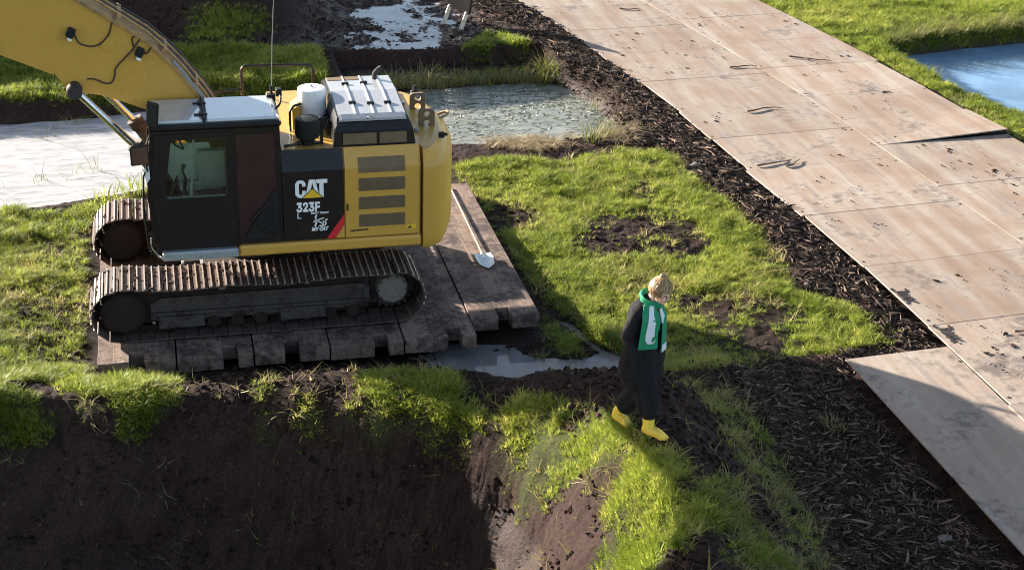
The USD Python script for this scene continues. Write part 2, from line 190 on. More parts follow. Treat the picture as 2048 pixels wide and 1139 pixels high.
def prism(poly, a, b, axis='y'):
    """poly: shapely polygon or list; axis y: (x, z) outline between y=a and y=b; axis x: (y, z) outline; axis z: (x, y)."""
    poly = poly if hasattr(poly, 'exterior') else Polygon(poly)
    poly = shapely.geometry.polygon.orient(poly.buffer(0))
    m = trimesh.creation.extrude_polygon(poly, abs(b - a), engine='earcut')
    v = np.asarray(m.vertices); f = np.asarray(m.faces)
    lo = min(a, b)
    if axis == 'y':
        return np.stack([v[:, 0], lo + v[:, 2], v[:, 1]], 1), f[:, ::-1]
    if axis == 'x':
        return np.stack([lo + v[:, 2], v[:, 0], v[:, 1]], 1), f
    return np.stack([v[:, 0], v[:, 1], lo + v[:, 2]], 1), f


def tube(pts, r, sides=8, caps=True):
    p = np.asarray(pts, float); n = len(p)
    r = np.broadcast_to(np.asarray(r, float), (n,))
    t = np.gradient(p, axis=0); t /= np.linalg.norm(t, axis=1, keepdims=True) + 1e-12
    a = np.zeros_like(t); up = np.array([0, 0, 1.0]) if abs(t[0, 2]) < 0.9 else np.array([1.0, 0, 0])
    for i in range(n):
        u = up - t[i] * (up @ t[i]); a[i] = u / (np.linalg.norm(u) + 1e-12); up = a[i]
    b = np.cross(t, a); ang = np.arange(sides) * 2 * np.pi / sides
    v = (p[:, None] + r[:, None, None] * (np.cos(ang)[None, :, None] * a[:, None] + np.sin(ang)[None, :, None] * b[:, None])).reshape(-1, 3)
    i, j = np.meshgrid(np.arange(n - 1), np.arange(sides), indexing='ij')
    q = np.stack([i * sides + j, i * sides + (j + 1) % sides, (i + 1) * sides + (j + 1) % sides, (i + 1) * sides + j], -1).reshape(-1, 4)
    f = np.vstack([q[:, [0, 1, 2]], q[:, [0, 2, 3]]])
    if caps:
        v = np.vstack([v, p[0], p[-1]]); c0, c1 = len(v) - 2, len(v) - 1; k = np.arange(sides)
        f = np.vstack([f, np.stack([np.full(sides, c0), (k + 1) % sides, k], 1), np.stack([np.full(sides, c1), (n - 1) * sides + k, (n - 1) * sides + (k + 1) % sides], 1)])
    return v, f


def rod(p, q, r, sides=16, r2=None):
    return tube([p, q], [r, r if r2 is None else r2], sides)


def bend(pts, k=6, rad=0.3):
    """Rounds the corners of a polyline (quadratic at each corner)."""
    p = [np.asarray(x, float) for x in pts]; out = [p[0]]
    for i in range(1, len(p) - 1):
        d = min(rad, np.linalg.norm(p[i] - p[i - 1]) * .45, np.linalg.norm(p[i + 1] - p[i]) * .45)
        a = p[i] + (p[i - 1] - p[i]) / np.linalg.norm(p[i - 1] - p[i]) * d; c = p[i] + (p[i + 1] - p[i]) / np.linalg.norm(p[i + 1] - p[i]) * d
        for t in np.linspace(0, 1, k):
            out.append((1 - t) ** 2 * a + 2 * t * (1 - t) * p[i] + t * t * c)
    return np.array(out + [p[-1]])


def lathe(profile, n=28, centre=(0, 0, 0), axis='z'):
    """profile: (r, h) pairs from low to high."""
    pr = np.asarray(profile, float); k = len(pr); ang = np.arange(n) * 2 * np.pi / n
    v = np.stack([pr[:, None, 0] * np.cos(ang), pr[:, None, 0] * np.sin(ang), np.broadcast_to(pr[:, 1:], (k, n))], -1).reshape(-1, 3)
    i, j = np.meshgrid(np.arange(k - 1), np.arange(n), indexing='ij')
    q = np.stack([i * n + j, i * n + (j + 1) % n, (i + 1) * n + (j + 1) % n, (i + 1) * n + j], -1).reshape(-1, 4)
    f = np.vstack([q[:, [0, 1, 2]], q[:, [0, 2, 3]]])
    if axis == 'y':      # height runs towards -y
        v = np.stack([v[:, 0], -v[:, 2], v[:, 1]], 1)
    return v + np.asarray(centre, float), f


def loft(rings, caps=True):
    R = np.asarray(rings, float); k, n = R.shape[:2]; v = R.reshape(-1, 3)
    i, j = np.meshgrid(np.arange(k - 1), np.arange(n), indexing='ij')
    q = np.stack([i * n + j, i * n + (j + 1) % n, (i + 1) * n + (j + 1) % n, (i + 1) * n + j], -1).reshape(-1, 4)
    f = [q[:, [0, 1, 2]], q[:, [0, 2, 3]]]
    if caps:
        c0, c1 = len(v), len(v) + 1; v = np.vstack([v, R[0].mean(0), R[-1].mean(0)]); s = np.arange(n)
        f += [np.stack([np.full(n, c0), (s + 1) % n, s], 1), np.stack([np.full(n, c1), (k - 1) * n + s, (k - 1) * n + (s + 1) % n], 1)]
    return v, np.vstack(f)


def move(m, d=(0, 0, 0), rz=0.0, s=1.0, rot=None):
    v, f = (np.asarray(m.vertices), np.asarray(m.faces)) if hasattr(m, 'vertices') else m
    v = np.asarray(v, float) * s
    if rot is not None:
        v = v @ np.asarray(rot).T
    if rz:
        c, q = math.cos(rz), math.sin(rz); v = v @ np.array([[c, q, 0], [-q, c, 0], [0, 0, 1]])
    return v + np.asarray(d, float), f


def rot(axis, ang):
    return trimesh.transformations.rotation_matrix(ang, axis)[:3, :3]


def M(name, nodes, links, surface='p.BSDF'):
    return usdkit.material(stage, LK + name, nodes, links, surface=surface)


def plain(name, col, rough=0.5, metallic=0.0, dirt=0.0, dirt_col=(0.05, 0.035, 0.025), scale=6.0, bump=0.0, coat=0.0, vary=0.12, extra=None, bump_scale=60.0):
    """A principled surface with cloudy tone, dirt in patches and fine relief, all in the object's own space."""
    n = {'tc': ('geometry', {}), 'n1': ('noise_texture', {'scale': scale, 'detail': 6.0, 'roughness': 0.6}), 'n2': ('noise_texture', {'scale': scale * 7, 'detail': 4.0, 'roughness': 0.65}),
         'hi': ('map_range', {'from_min': 0.3, 'from_max': 0.7, 'to_min': 1 - vary, 'to_max': 1 + vary, 'clamp': True}), 'col': ('mix', {'mix_type': 'multiply', 'fac': 1.0, 'color1': col}),
         'dm': ('map_range', {'from_min': 0.62 - 0.25 * dirt, 'from_max': 0.78 - 0.2 * dirt, 'to_min': 0.0, 'to_max': min(1.0, dirt * 1.6), 'clamp': True}),
         'dirty': ('mix', {'mix_type': 'mix', 'color2': dirt_col}),
         'rg': ('map_range', {'from_min': 0.3, 'from_max': 0.7, 'to_min': max(rough - 0.1, 0.03), 'to_max': rough + 0.12, 'clamp': True}),
         'p': ('principled_bsdf', {'metallic': metallic, 'coat_weight': coat, **(extra or {})})}
    l = [('tc.position', 'n1.vector'), ('tc.position', 'n2.vector'), ('n1.fac', 'hi.value'), ('hi.result', 'col.color2'), ('n2.fac', 'rg.value'), ('rg.result', 'p.roughness')]
    if dirt > 0:
        n['sum'] = ('math', {'math_type': 'multiply_add', 'value2': 0.35}); n['sc'] = ('math', {'math_type': 'multiply', 'value2': 0.65})
        l += [('n1.fac', 'sc.value1'), ('n2.fac', 'sum.value1'), ('sc.value', 'sum.value3'), ('sum.value', 'dm.value'), ('dm.result', 'dirty.fac'), ('col.color', 'dirty.color1'), ('dirty.color', 'p.base_color')]
    else:
        l += [('col.color', 'p.base_color')]
    if bump > 0:
        n['n3'] = ('noise_texture', {'scale': bump_scale, 'detail': 4.0, 'roughness': 0.6}); n['b'] = ('bump', {'strength': bump, 'distance': 0.01})
        l += [('tc.position', 'n3.vector'), ('n3.fac', 'b.height'), ('b.normal', 'p.normal')]
    return M(name, n, l)


# ------------------------------------------------------------------ materials
plain('yellow_paint', (0.52, 0.29, 0.05), 0.42, dirt=0.3, dirt_col=(0.2, 0.13, 0.06), coat=0.25, vary=0.06, bump=0.02)
plain('yellow_worn', (0.44, 0.25, 0.09), 0.6, dirt=0.75, dirt_col=(0.16, 0.10, 0.06), vary=0.2, bump=0.15)
plain('black_paint', (0.007, 0.0055, 0.006), 0.3, dirt=0.2, dirt_col=(0.022, 0.014, 0.012), coat=0.15, extra={'specular_ior_level': 0.35})
plain('black_rubber', (0.008, 0.0075, 0.008), 0.6, dirt=0.2, dirt_col=(0.025, 0.018, 0.015), extra={'specular_ior_level': 0.3})
plain('roof_panel', (0.45, 0.47, 0.49), 0.14, dirt=0.12, dirt_col=(0.2, 0.18, 0.16), coat=1.0, extra={'coat_ior': 1.9, 'coat_roughness': 0.05}, scale=3.0)  # pale base colour stands in for bright sky mirrored in the roof
plain('hood_panel', (0.34, 0.35, 0.37), 0.3, dirt=0.22, dirt_col=(0.38, 0.36, 0.33), coat=0.7, scale=4.0)
plain('white_plastic', (0.75, 0.77, 0.78), 0.4, dirt=0.08, dirt_col=(0.4, 0.38, 0.34))
plain('white_print', (0.78, 0.78, 0.80), 0.5, vary=0.03)
plain('yellow_print', (0.75, 0.45, 0.02), 0.5, vary=0.03)
plain('red_print', (0.55, 0.02, 0.03), 0.4, vary=0.04)
plain('grille_mesh', (0.14, 0.095, 0.052), 0.75, dirt=0.3, dirt_col=(0.20, 0.135, 0.07), bump=0.2)
plain('chrome', (0.75, 0.75, 0.77), 0.16, metallic=1.0, vary=0.04)
plain('grey_steel', (0.20, 0.22, 0.23), 0.45, metallic=0.3, dirt=0.45, dirt_col=(0.09, 0.07, 0.055), bump=0.1)
plain('step_grip', (0.33, 0.36, 0.37), 0.5, metallic=0.4, dirt=0.35, dirt_col=(0.1, 0.08, 0.06), bump=0.25, bump_scale=120.0)
plain('mud_steel', (0.060, 0.050, 0.048), 0.75, dirt=0.75, dirt_col=(0.016, 0.010, 0.009), bump=0.6, bump_scale=35.0, vary=0.3, extra={'specular_ior_level': 0.25})
plain('track_mud', (0.022, 0.014, 0.012), 0.9, dirt=0.5, dirt_col=(0.012, 0.008, 0.007), bump=0.9, bump_scale=22.0, extra={'specular_ior_level': 0.2})
plain('grouser_steel', (0.50, 0.42, 0.37), 0.42, metallic=0.55, dirt=0.25, dirt_col=(0.10, 0.065, 0.05), bump=0.1)
plain('shoe_steel', (0.10, 0.068, 0.056), 0.75, metallic=0.1, dirt=0.85, dirt_col=(0.030, 0.019, 0.016), bump=0.6, bump_scale=30.0)
plain('hub_steel', (0.15, 0.125, 0.11), 0.65, dirt=0.5, dirt_col=(0.1, 0.075, 0.06), bump=0.2)
plain('seat_cloth', (0.10, 0.11, 0.10), 0.8, bump=0.3)
plain('cab_trim', (0.34, 0.37, 0.33), 0.6)
plain('cab_pale', (0.62, 0.68, 0.64), 0.6)
plain('hose_rubber', (0.02, 0.016, 0.014), 0.5)
plain('mulch_wood', (0.11, 0.065, 0.040), 0.85, vary=0.3)
plain('shovel_blade', (0.55, 0.57, 0.58), 0.4, metallic=0.5, dirt=0.15)
plain('shovel_wood', (0.42, 0.29, 0.17), 0.6, vary=0.2)
plain('pale_post', (0.55, 0.50, 0.42), 0.7, vary=0.15, dirt=0.2)
plain('black_marking', (0.016, 0.009, 0.008), 0.8, dirt=0.3, dirt_col=(0.06, 0.035, 0.025))
plain('stone_grey', (0.15, 0.13, 0.115), 0.85, vary=0.25, bump=0.5, bump_scale=40.0)
plain('coat_black', (0.006, 0.0055, 0.008), 0.95, vary=0.2, bump=0.25, bump_scale=90.0, extra={'specular_ior_level': 0.3})
plain('boot_yellow', (0.80, 0.56, 0.075), 0.35, vary=0.05)
plain('scarf_green', (0.008, 0.22, 0.105), 0.8, vary=0.1, bump=0.3, bump_scale=140.0)
plain('scarf_white', (0.68, 0.70, 0.76), 0.8, vary=0.05, bump=0.3, bump_scale=140.0)
plain('skin', (0.62, 0.40, 0.31), 0.5, vary=0.04, extra={'subsurface_weight': 0.15, 'subsurface_scale': 0.01})
plain('hair_blond', (0.27, 0.16, 0.075), 0.5, vary=0.4, scale=50.0)
plain('hair_dark', (0.13, 0.075, 0.04), 0.5)
plain('hair_light', (0.50, 0.36, 0.20), 0.45)
plain('hood_rib_grey', (0.50, 0.51, 0.53), 0.4)
plain('eye_dark', (0.03, 0.025, 0.02), 0.3)
plain('lip_tone', (0.42, 0.18, 0.15), 0.5)

M('window_glass', {'f': ('fresnel', {'IOR': 1.5}), 't': ('transparent_bsdf', {'color': (0.86, 0.92, 0.89)}), 'g': ('glossy_bsdf', {'color': (0.9, 0.93, 0.95), 'roughness': 0.02}), 'm': ('mix_closure', {})},
  [('f.fac', 'm.fac'), ('t.BSDF', 'm.closure1'), ('g.BSDF', 'm.closure2')], 'm.closure')
M('mirror_glass', {'p': ('principled_bsdf', {'base_color': (0.28, 0.33, 0.33), 'metallic': 1.0, 'roughness': 0.12})}, [])
M('tinted_glass', {'n': ('noise_texture', {'scale': 3.0, 'detail': 5.0}), 'r': ('rgb_ramp', {'ramp': [(0.0, (0.012, 0.007, 0.007)), (0.6, (0.022, 0.012, 0.011)), (1.0, (0.05, 0.028, 0.02))]}), 'g': ('geometry', {}), 'p': ('principled_bsdf', {'roughness': 0.14, 'coat_weight': 0.2})},
  [('g.position', 'n.vector'), ('n.fac', 'r.fac'), ('r.color', 'p.base_color')])


def water(name, deep, ripple, scale, rough):
    return M(name, {'g': ('geometry', {}), 'mp': ('mapping', {'mapping_type': 'point', 'scale': (1.0, 2.4, 1.0), 'rotation': (0, 0, 0.5)}), 'n': ('noise_texture', {'scale': scale, 'detail': 3.0, 'roughness': 0.5, 'distortion': 0.6}),
                    'n2': ('noise_texture', {'scale': scale * 0.25, 'detail': 3.0}), 'r': ('rgb_ramp', {'ramp': [(0.3, deep), (0.7, tuple(c * 1.7 for c in deep))]}),
                    'b': ('bump', {'strength': ripple, 'distance': 0.02}), 'p': ('principled_bsdf', {'roughness': rough, 'ior': 1.33, 'specular_ior_level': 0.5})},
             [('g.position', 'mp.vector'), ('mp.vector', 'n.vector'), ('g.position', 'n2.vector'), ('n.fac', 'b.height'), ('b.normal', 'p.normal'), ('n2.fac', 'r.fac'), ('r.color', 'p.base_color')])


# sky reflection and ripples painted pale at left, dark with weed on the right
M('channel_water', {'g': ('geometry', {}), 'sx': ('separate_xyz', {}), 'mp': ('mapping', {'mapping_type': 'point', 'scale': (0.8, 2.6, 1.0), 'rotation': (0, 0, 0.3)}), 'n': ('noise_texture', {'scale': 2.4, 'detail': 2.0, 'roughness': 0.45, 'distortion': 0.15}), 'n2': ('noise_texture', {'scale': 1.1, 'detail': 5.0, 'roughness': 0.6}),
                    'w': ('math', {'math_type': 'multiply_add', 'value2': 2.2}), 'k': ('map_range', {'from_min': 2.6, 'from_max': 5.2, 'to_min': 0.0, 'to_max': 1.0, 'clamp': True}), 'sky_sheen': ('rgb_ramp', {'ramp': [(0.34, (0.37, 0.365, 0.37)), (0.5, (0.44, 0.43, 0.437)), (0.66, (0.50, 0.49, 0.498))]}), 'weed': ('rgb_ramp', {'ramp': [(0.3, (0.11, 0.125, 0.11)), (0.7, (0.23, 0.24, 0.21))]}), 'm': ('mix', {}),
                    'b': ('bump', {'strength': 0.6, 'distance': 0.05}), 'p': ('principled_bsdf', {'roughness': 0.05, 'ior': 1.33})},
  [('g.position', 'sx.vector'), ('g.position', 'mp.vector'), ('mp.vector', 'n.vector'), ('g.position', 'n2.vector'), ('n2.fac', 'w.value1'), ('sx.x', 'w.value3'), ('w.value', 'k.value'), ('n.fac', 'sky_sheen.fac'), ('n2.fac', 'weed.fac'), ('k.result', 'm.fac'), ('sky_sheen.color', 'm.color1'), ('weed.color', 'm.color2'), ('m.color', 'p.base_color'), ('n.fac', 'b.height'), ('b.normal', 'p.normal')])
water('flood_water', (0.26, 0.255, 0.26), 0.05, 6.0, 0.04)  # white sky reflections of the pools put into the pale base
water('pond_water', (0.11, 0.19, 0.29), 0.08, 4.0, 0.03)  # reflected blue sky painted into the water's base colour
water('puddle_water', (0.13, 0.125, 0.125), 0.03, 6.0, 0.04)

# timber, weathered: grain runs along the plank (y)
def timber(name, a, b, dirt):
    M(name, {'g': ('geometry', {}), 'o': ('object_info', {}), 'mp': ('mapping', {'mapping_type': 'point', 'scale': (26.0, 1.4, 26.0)}), 'n': ('noise_texture', {'scale': 1.0, 'detail': 6.0, 'roughness': 0.65, 'distortion': 0.4}),
             'n2': ('noise_texture', {'scale': 2.3, 'detail': 6.0, 'roughness': 0.62}), 'n3': ('noise_texture', {'scale': 11.0, 'detail': 4.0, 'roughness': 0.7}),
             'r': ('rgb_ramp', {'ramp': [(0.25, a), (0.75, b)]}), 'rv': ('map_range', {'from_min': 0.0, 'from_max': 1.0, 'to_min': 0.72, 'to_max': 1.2}), 'tone': ('mix', {'mix_type': 'multiply', 'fac': 1.0}),
             'sm': ('math', {'math_type': 'multiply_add', 'value2': 0.45}), 'sc': ('math', {'math_type': 'multiply', 'value2': 0.55}), 'dm': ('map_range', {'from_min': 0.60 - dirt * 0.2, 'from_max': 0.66 - dirt * 0.12, 'to_min': 0.0, 'to_max': 0.92, 'clamp': True}),
             'mud': ('mix', {'color2': (0.034, 0.020, 0.017)}), 'b': ('bump', {'strength': 0.35, 'distance': 0.01}), 'p': ('principled_bsdf', {'roughness': 0.8})},
      [('g.position', 'mp.vector'), ('mp.vector', 'n.vector'), ('g.position', 'n2.vector'), ('g.position', 'n3.vector'), ('n.fac', 'r.fac'), ('o.random', 'rv.value'), ('r.color', 'tone.color1'), ('rv.result', 'tone.color2'),
       ('n2.fac', 'sc.value1'), ('n3.fac', 'sm.value1'), ('sc.value', 'sm.value3'), ('sm.value', 'dm.value'), ('dm.result', 'mud.fac'), ('tone.color', 'mud.color1'), ('mud.color', 'p.base_color'), ('n.fac', 'b.height'), ('b.normal', 'p.normal')])


timber('mat_timber', (0.12, 0.078, 0.058), (0.27, 0.19, 0.15), 0.75)

# rusty steel road plates: pinkish tan dust over rust, tyre-polished lanes run along the road (y)
def plate(name, rust, dust, mud):
    M(name, {'g': ('geometry', {}), 'o': ('object_info', {}), 'n1': ('noise_texture', {'scale': 0.9, 'detail': 7.0, 'roughness': 0.62}), 'mp': ('mapping', {'mapping_type': 'point', 'scale': (2.6, 0.22, 1.0)}), 'n2': ('noise_texture', {'scale': 1.0, 'detail': 5.0, 'roughness': 0.6}),
             'n3': ('noise_texture', {'scale': 7.0, 'detail': 6.0, 'roughness': 0.7}), 'n4': ('noise_texture', {'scale': 90.0, 'detail': 2.0}),
             'mixv': ('math', {'math_type': 'multiply_add', 'value2': 0.55}), 'half': ('math', {'math_type': 'multiply', 'value2': 0.45}), 'r': ('rgb_ramp', {'ramp': [(0.34, tuple(x * .82 for x in rust)), (0.44, rust), (0.53, tuple((x + y) / 2 for x, y in zip(rust, dust))), (0.61, dust)]}),
             'rv': ('map_range', {'from_min': 0.0, 'from_max': 1.0, 'to_min': 0.9, 'to_max': 1.08}), 'tone': ('mix', {'mix_type': 'multiply', 'fac': 1.0}),
             'dsum': ('math', {'math_type': 'multiply_add', 'value2': 0.4}), 'dhalf': ('math', {'math_type': 'multiply', 'value2': 0.6}), 'dm': ('map_range', {'from_min': 0.66 - mud * 0.2, 'from_max': 0.74 - mud * 0.16, 'to_min': 0.0, 'to_max': 0.85, 'clamp': True}), 'muddy': ('mix', {'color2': (0.11, 0.085, 0.075)}), 'lane': ('map_range', {'from_min': 0.55, 'from_max': 0.63, 'to_min': 0.0, 'to_max': 0.6, 'clamp': True}), 'mp2': ('mapping', {'mapping_type': 'point', 'scale': (3.4, 0.35, 1.0), 'location': (7.3, 2.1, 0.0)}), 'n5': ('noise_texture', {'scale': 1.0, 'detail': 7.0, 'roughness': 0.66}), 'laned': ('mix', {'color2': (0.20, 0.165, 0.15)}),
             'fine': ('map_range', {'from_min': 0.3, 'from_max': 0.7, 'to_min': 0.9, 'to_max': 1.1, 'clamp': True}), 'spk': ('mix', {'mix_type': 'multiply', 'fac': 1.0}), 'b': ('bump', {'strength': 0.12, 'distance': 0.01}), 'p': ('principled_bsdf', {'roughness': 0.68, 'specular_ior_level': 0.4})},
      [('g.position', 'n1.vector'), ('g.position', 'mp.vector'), ('mp.vector', 'n2.vector'), ('g.position', 'n3.vector'), ('g.position', 'n4.vector'), ('n1.fac', 'half.value1'), ('n2.fac', 'mixv.value1'), ('half.value', 'mixv.value3'), ('mixv.value', 'r.fac'),
       ('o.random', 'rv.value'), ('r.color', 'tone.color1'), ('rv.result', 'tone.color2'), ('n3.fac', 'dsum.value1'), ('n1.fac', 'dhalf.value1'), ('dhalf.value', 'dsum.value3'), ('dsum.value', 'dm.value'), ('dm.result', 'muddy.fac'), ('tone.color', 'spk.color1'), ('n4.fac', 'fine.value'), ('fine.result', 'spk.color2'),
       ('g.position', 'mp2.vector'), ('mp2.vector', 'n5.vector'), ('n5.fac', 'lane.value'), ('lane.result', 'laned.fac'), ('spk.color', 'laned.color1'), ('laned.color', 'muddy.color1'), ('muddy.color', 'p.base_color'), ('n3.fac', 'b.height'), ('b.normal', 'p.normal')])


plate('road_steel', (0.255, 0.185, 0.14), (0.345, 0.302, 0.26), 0.62)
plate('road_steel_muddy', (0.28, 0.215, 0.17), (0.36, 0.315, 0.27), 0.8)
M('plate_edge', {'p': ('principled_bsdf', {'base_color': (0.40, 0.24, 0.14), 'roughness': 0.6, 'metallic': 0.2})}, [])

# the ground: peat, turf and mulch, told apart by a cover colour stored on the mesh (red turf, green mulch, blue wet)
M('ground_cover', {'g': ('geometry', {}), 'at': ('attribute', {'attribute': 'cover'}), 'sp': ('separate_color', {'color_type': 'rgb'}), 'n1': ('noise_texture', {'scale': 3.0, 'detail': 8.0, 'roughness': 0.65}), 'n2': ('noise_texture', {'scale': 26.0, 'detail': 6.0, 'roughness': 0.7}),
                   'soil': ('rgb_ramp', {'ramp': [(0.3, (0.0080, 0.0045, 0.0042)), (0.52, (0.025, 0.0132, 0.0112)), (0.74, (0.060, 0.033, 0.027))]}), 'turf': ('rgb_ramp', {'ramp': [(0.3, (0.018, 0.022, 0.008)), (0.6, (0.042, 0.050, 0.014)), (0.75, (0.075, 0.075, 0.028))]}),
                   'mul': ('rgb_ramp', {'ramp': [(0.3, (0.010, 0.006, 0.005)), (0.6, (0.034, 0.020, 0.015))]}), 'm1': ('mix', {}), 'm2': ('mix', {}), 'wr': ('map_range', {'from_min': 0.0, 'from_max': 1.0, 'to_min': 0.9, 'to_max': 0.35}), 'b': ('bump', {'strength': 0.9, 'distance': 0.03}), 'p': ('principled_bsdf', {'specular_ior_level': 0.15})},
  [('g.position', 'n1.vector'), ('g.position', 'n2.vector'), ('at.color', 'sp.color'), ('n2.fac', 'soil.fac'), ('n2.fac', 'turf.fac'), ('n2.fac', 'mul.fac'), ('sp.r', 'm1.fac'), ('soil.color', 'm1.color1'), ('turf.color', 'm1.color2'), ('sp.g', 'm2.fac'), ('m1.color', 'm2.color1'), ('mul.color', 'm2.color2'),
   ('m2.color', 'p.base_color'), ('sp.b', 'wr.value'), ('wr.result', 'p.roughness'), ('n2.fac', 'b.height'), ('b.normal', 'p.normal')])


def leaf(name, a, b, c, trans=0.35, field=0.5):
    """Blades: the tone varies from tuft to tuft and in drifts over the land; light passes through."""
    M(name, {'o': ('object_info', {}), 'g': ('geometry', {}), 'n': ('noise_texture', {'scale': field, 'detail': 4.0, 'roughness': 0.6}), 's': ('math', {'math_type': 'multiply_add', 'value2': 0.35}), 'h': ('math', {'math_type': 'multiply', 'value2': 0.65}),
             'r': ('rgb_ramp', {'ramp': [(0.22, a), (0.5, b), (0.72, c)]}), 'p': ('principled_bsdf', {'roughness': 0.55, 'specular_ior_level': 0.35}), 't': ('translucent_bsdf', {}), 'm': ('mix_closure', {'fac': trans})},
      [('g.position', 'n.vector'), ('o.random', 's.value1'), ('n.fac', 'h.value1'), ('h.value', 's.value3'), ('s.value', 'r.fac'), ('r.color', 'p.base_color'), ('r.color', 't.color'), ('p.BSDF', 'm.closure1'), ('t.BSDF', 'm.closure2')], 'm.closure')


leaf('grass_blade', (0.09, 0.135, 0.018), (0.26, 0.325, 0.038), (0.48, 0.47, 0.12), 0.5)
leaf('reed_blade', (0.085, 0.11, 0.025), (0.17, 0.18, 0.05), (0.30, 0.26, 0.11), field=2.0)
leaf('dry_blade', (0.16, 0.15, 0.05), (0.30, 0.27, 0.09), (0.42, 0.36, 0.15), 0.4, field=1.0)
leaf('straw_blade', (0.20, 0.15, 0.08), (0.30, 0.23, 0.13), (0.40, 0.32, 0.19), 0.2, field=3.0)
def chips(name, a, b, c):
    M(name, {'o': ('object_info', {}), 'r': ('rgb_ramp', {'ramp': [(0.0, a), (0.6, b), (0.86, c), (1.0, tuple(x * 1.6 for x in c))]}), 'p': ('principled_bsdf', {'roughness': 0.9, 'specular_ior_level': 0.12})}, [('o.random', 'r.fac'), ('r.color', 'p.base_color')])


chips('mulch_chip', (0.015, 0.010, 0.009), (0.050, 0.033, 0.026), (0.145, 0.105, 0.078))
chips('soil_clod', (0.008, 0.005, 0.0045), (0.022, 0.0128, 0.011), (0.048, 0.029, 0.024))
chips('float_bits', (0.035, 0.045, 0.03), (0.13, 0.145, 0.10), (0.36, 0.35, 0.30))

# ------------------------------------------------------------------ what covers the land (world outlines)
TURF = {'left': [(-4.57,2.9),(-3.73,3.43),(-2.75,3.78),(-1.48,4.16),(-1.51,2.65),(-2.24,3.53),(-2.28,1.09),(-2.28,-1.17),(-2.15,-2.1),(-3.3,-2.46),(-4.0,-2.57)],'right': [(3.81,4.58),(4.73,4.86),(5.55,4.43),(7.04,4.76),(7.77,4.38),(7.87,3.06),(8.08,1.69),(8.02,1.09),(8.07,-0.24),(7.82,-1.22),(7.97,-1.42),(8.42,-1.83),(8.72,-2.51),(8.52,-3.08),(7.78,-3.07),(7.0,-3.17),(6.22,-3.46),(5.35,-3.85),(4.88,-3.86),(4.76,-2.42),(4.32,-1.14),(4.18,-0.52),(3.91,3.55)],'b1': [(-2.72,-2.37),(-2.12,-2.15),(-1.25,-2.13),(-1.19,-3.1),(-1.53,-3.41),(-1.82,-3.35),(-1.92,-3.07),(-2.46,-2.82)],'b2': [(-2.4,-2.92),(-2.01,-3.06),(-2.08,-3.23),(-2.34,-3.09)],'b3': [(0.96,-3.33),(1.29,-3.44),(2.23,-3.8),(2.22,-4.16),(2.37,-4.58),(2.29,-4.96),(1.91,-4.81),(1.69,-4.68),(1.66,-4.51),(1.37,-4.44),(1.03,-4.3),(0.76,-4.08),(0.85,-3.88),(1.07,-3.69)],'b4': [(2.45,-5.0),(2.76,-4.93),(3.05,-5.4),(3.37,-6.42),(3.32,-7.24),(3.2,-7.64),(2.99,-7.19),(2.88,-6.49),(2.73,-6.28),(2.56,-5.88),(2.67,-5.83),(2.4,-5.26)],'b5': [(3.11,-7.28),(3.32,-7.55),(3.6,-7.92),(3.5,-8.48),(3.18,-8.73),(2.85,-9.55),(2.69,-9.89),(2.57,-8.4),(2.65,-8.23),(2.83,-8.09),(3.0,-7.65)],'b6': [(3.5,-8.48),(3.91,-8.11),(4.21,-7.93),(4.07,-8.53),(3.68,-8.97),(3.29,-9.21),(2.85,-9.55),(3.11,-8.81)],'b7': [(3.72,-9.13),(4.28,-8.58),(4.5,-8.76),(3.54,-9.57)],'b8': [(-3.3,-2.46),(-2.94,-2.56),(-2.76,-2.98),(-2.52,-3.04),(-2.47,-3.16),(-2.71,-3.16),(-2.79,-3.33),(-2.69,-3.53),(-2.78,-3.73),(-3.02,-3.78),(-3.36,-3.6),(-3.69,-3.41),(-3.64,-2.55)],'c1': [(-0.27,-3.54),(-0.03,-3.65),(-0.06,-3.81),(-0.24,-3.76)],'c2': [(-0.43,-3.81),(-0.07,-3.92),(-0.04,-4.08),(-0.29,-4.07),(-0.52,-3.99)],'c3': [(-0.23,-3.18),(0.01,-3.25),(-0.02,-3.5),(-0.22,-3.41)],'c4': [(0.28,-3.6),(0.51,-3.73),(0.47,-3.99),(0.25,-3.81)],'isl': [(3.21,-1.36),(4.08,-1.22),(4.13,-1.58),(4.26,-2.17),(3.7,-2.12),(3.23,-1.73)],'flat': [(5.38,11.35),(5.93,12.1),(6.5,12.6),(6.8,11.42),(6.89,11.24)]}
THIN = {'p1': [(5.01,1.43),(5.75,1.98),(6.85,1.93),(7.22,1.24),(7.13,0.31),(6.93,-0.01),(6.07,0.32),(5.29,0.41),(4.94,0.87)],'p2': [(5.74,-0.94),(6.38,-1.1),(6.89,-1.38),(7.21,-1.76),(7.23,-2.79),(6.78,-3.17),(6.52,-2.73),(6.53,-1.94),(6.11,-1.84),(5.73,-1.43)],'p3': [(5.55,-1.76),(6.46,-1.92),(6.89,-2.9),(6.96,-3.42),(4.96,-4.83),(4.83,-3.8)],'p4': [(-3.56,0.99),(-2.93,0.86),(-2.44,0.39),(-2.31,-0.84),(-2.37,-1.94),(-2.99,-1.82),(-3.38,-1.49)],'p5': [(6.62,3.1),(7.27,3.18),(6.91,2.35),(6.37,2.59)]}
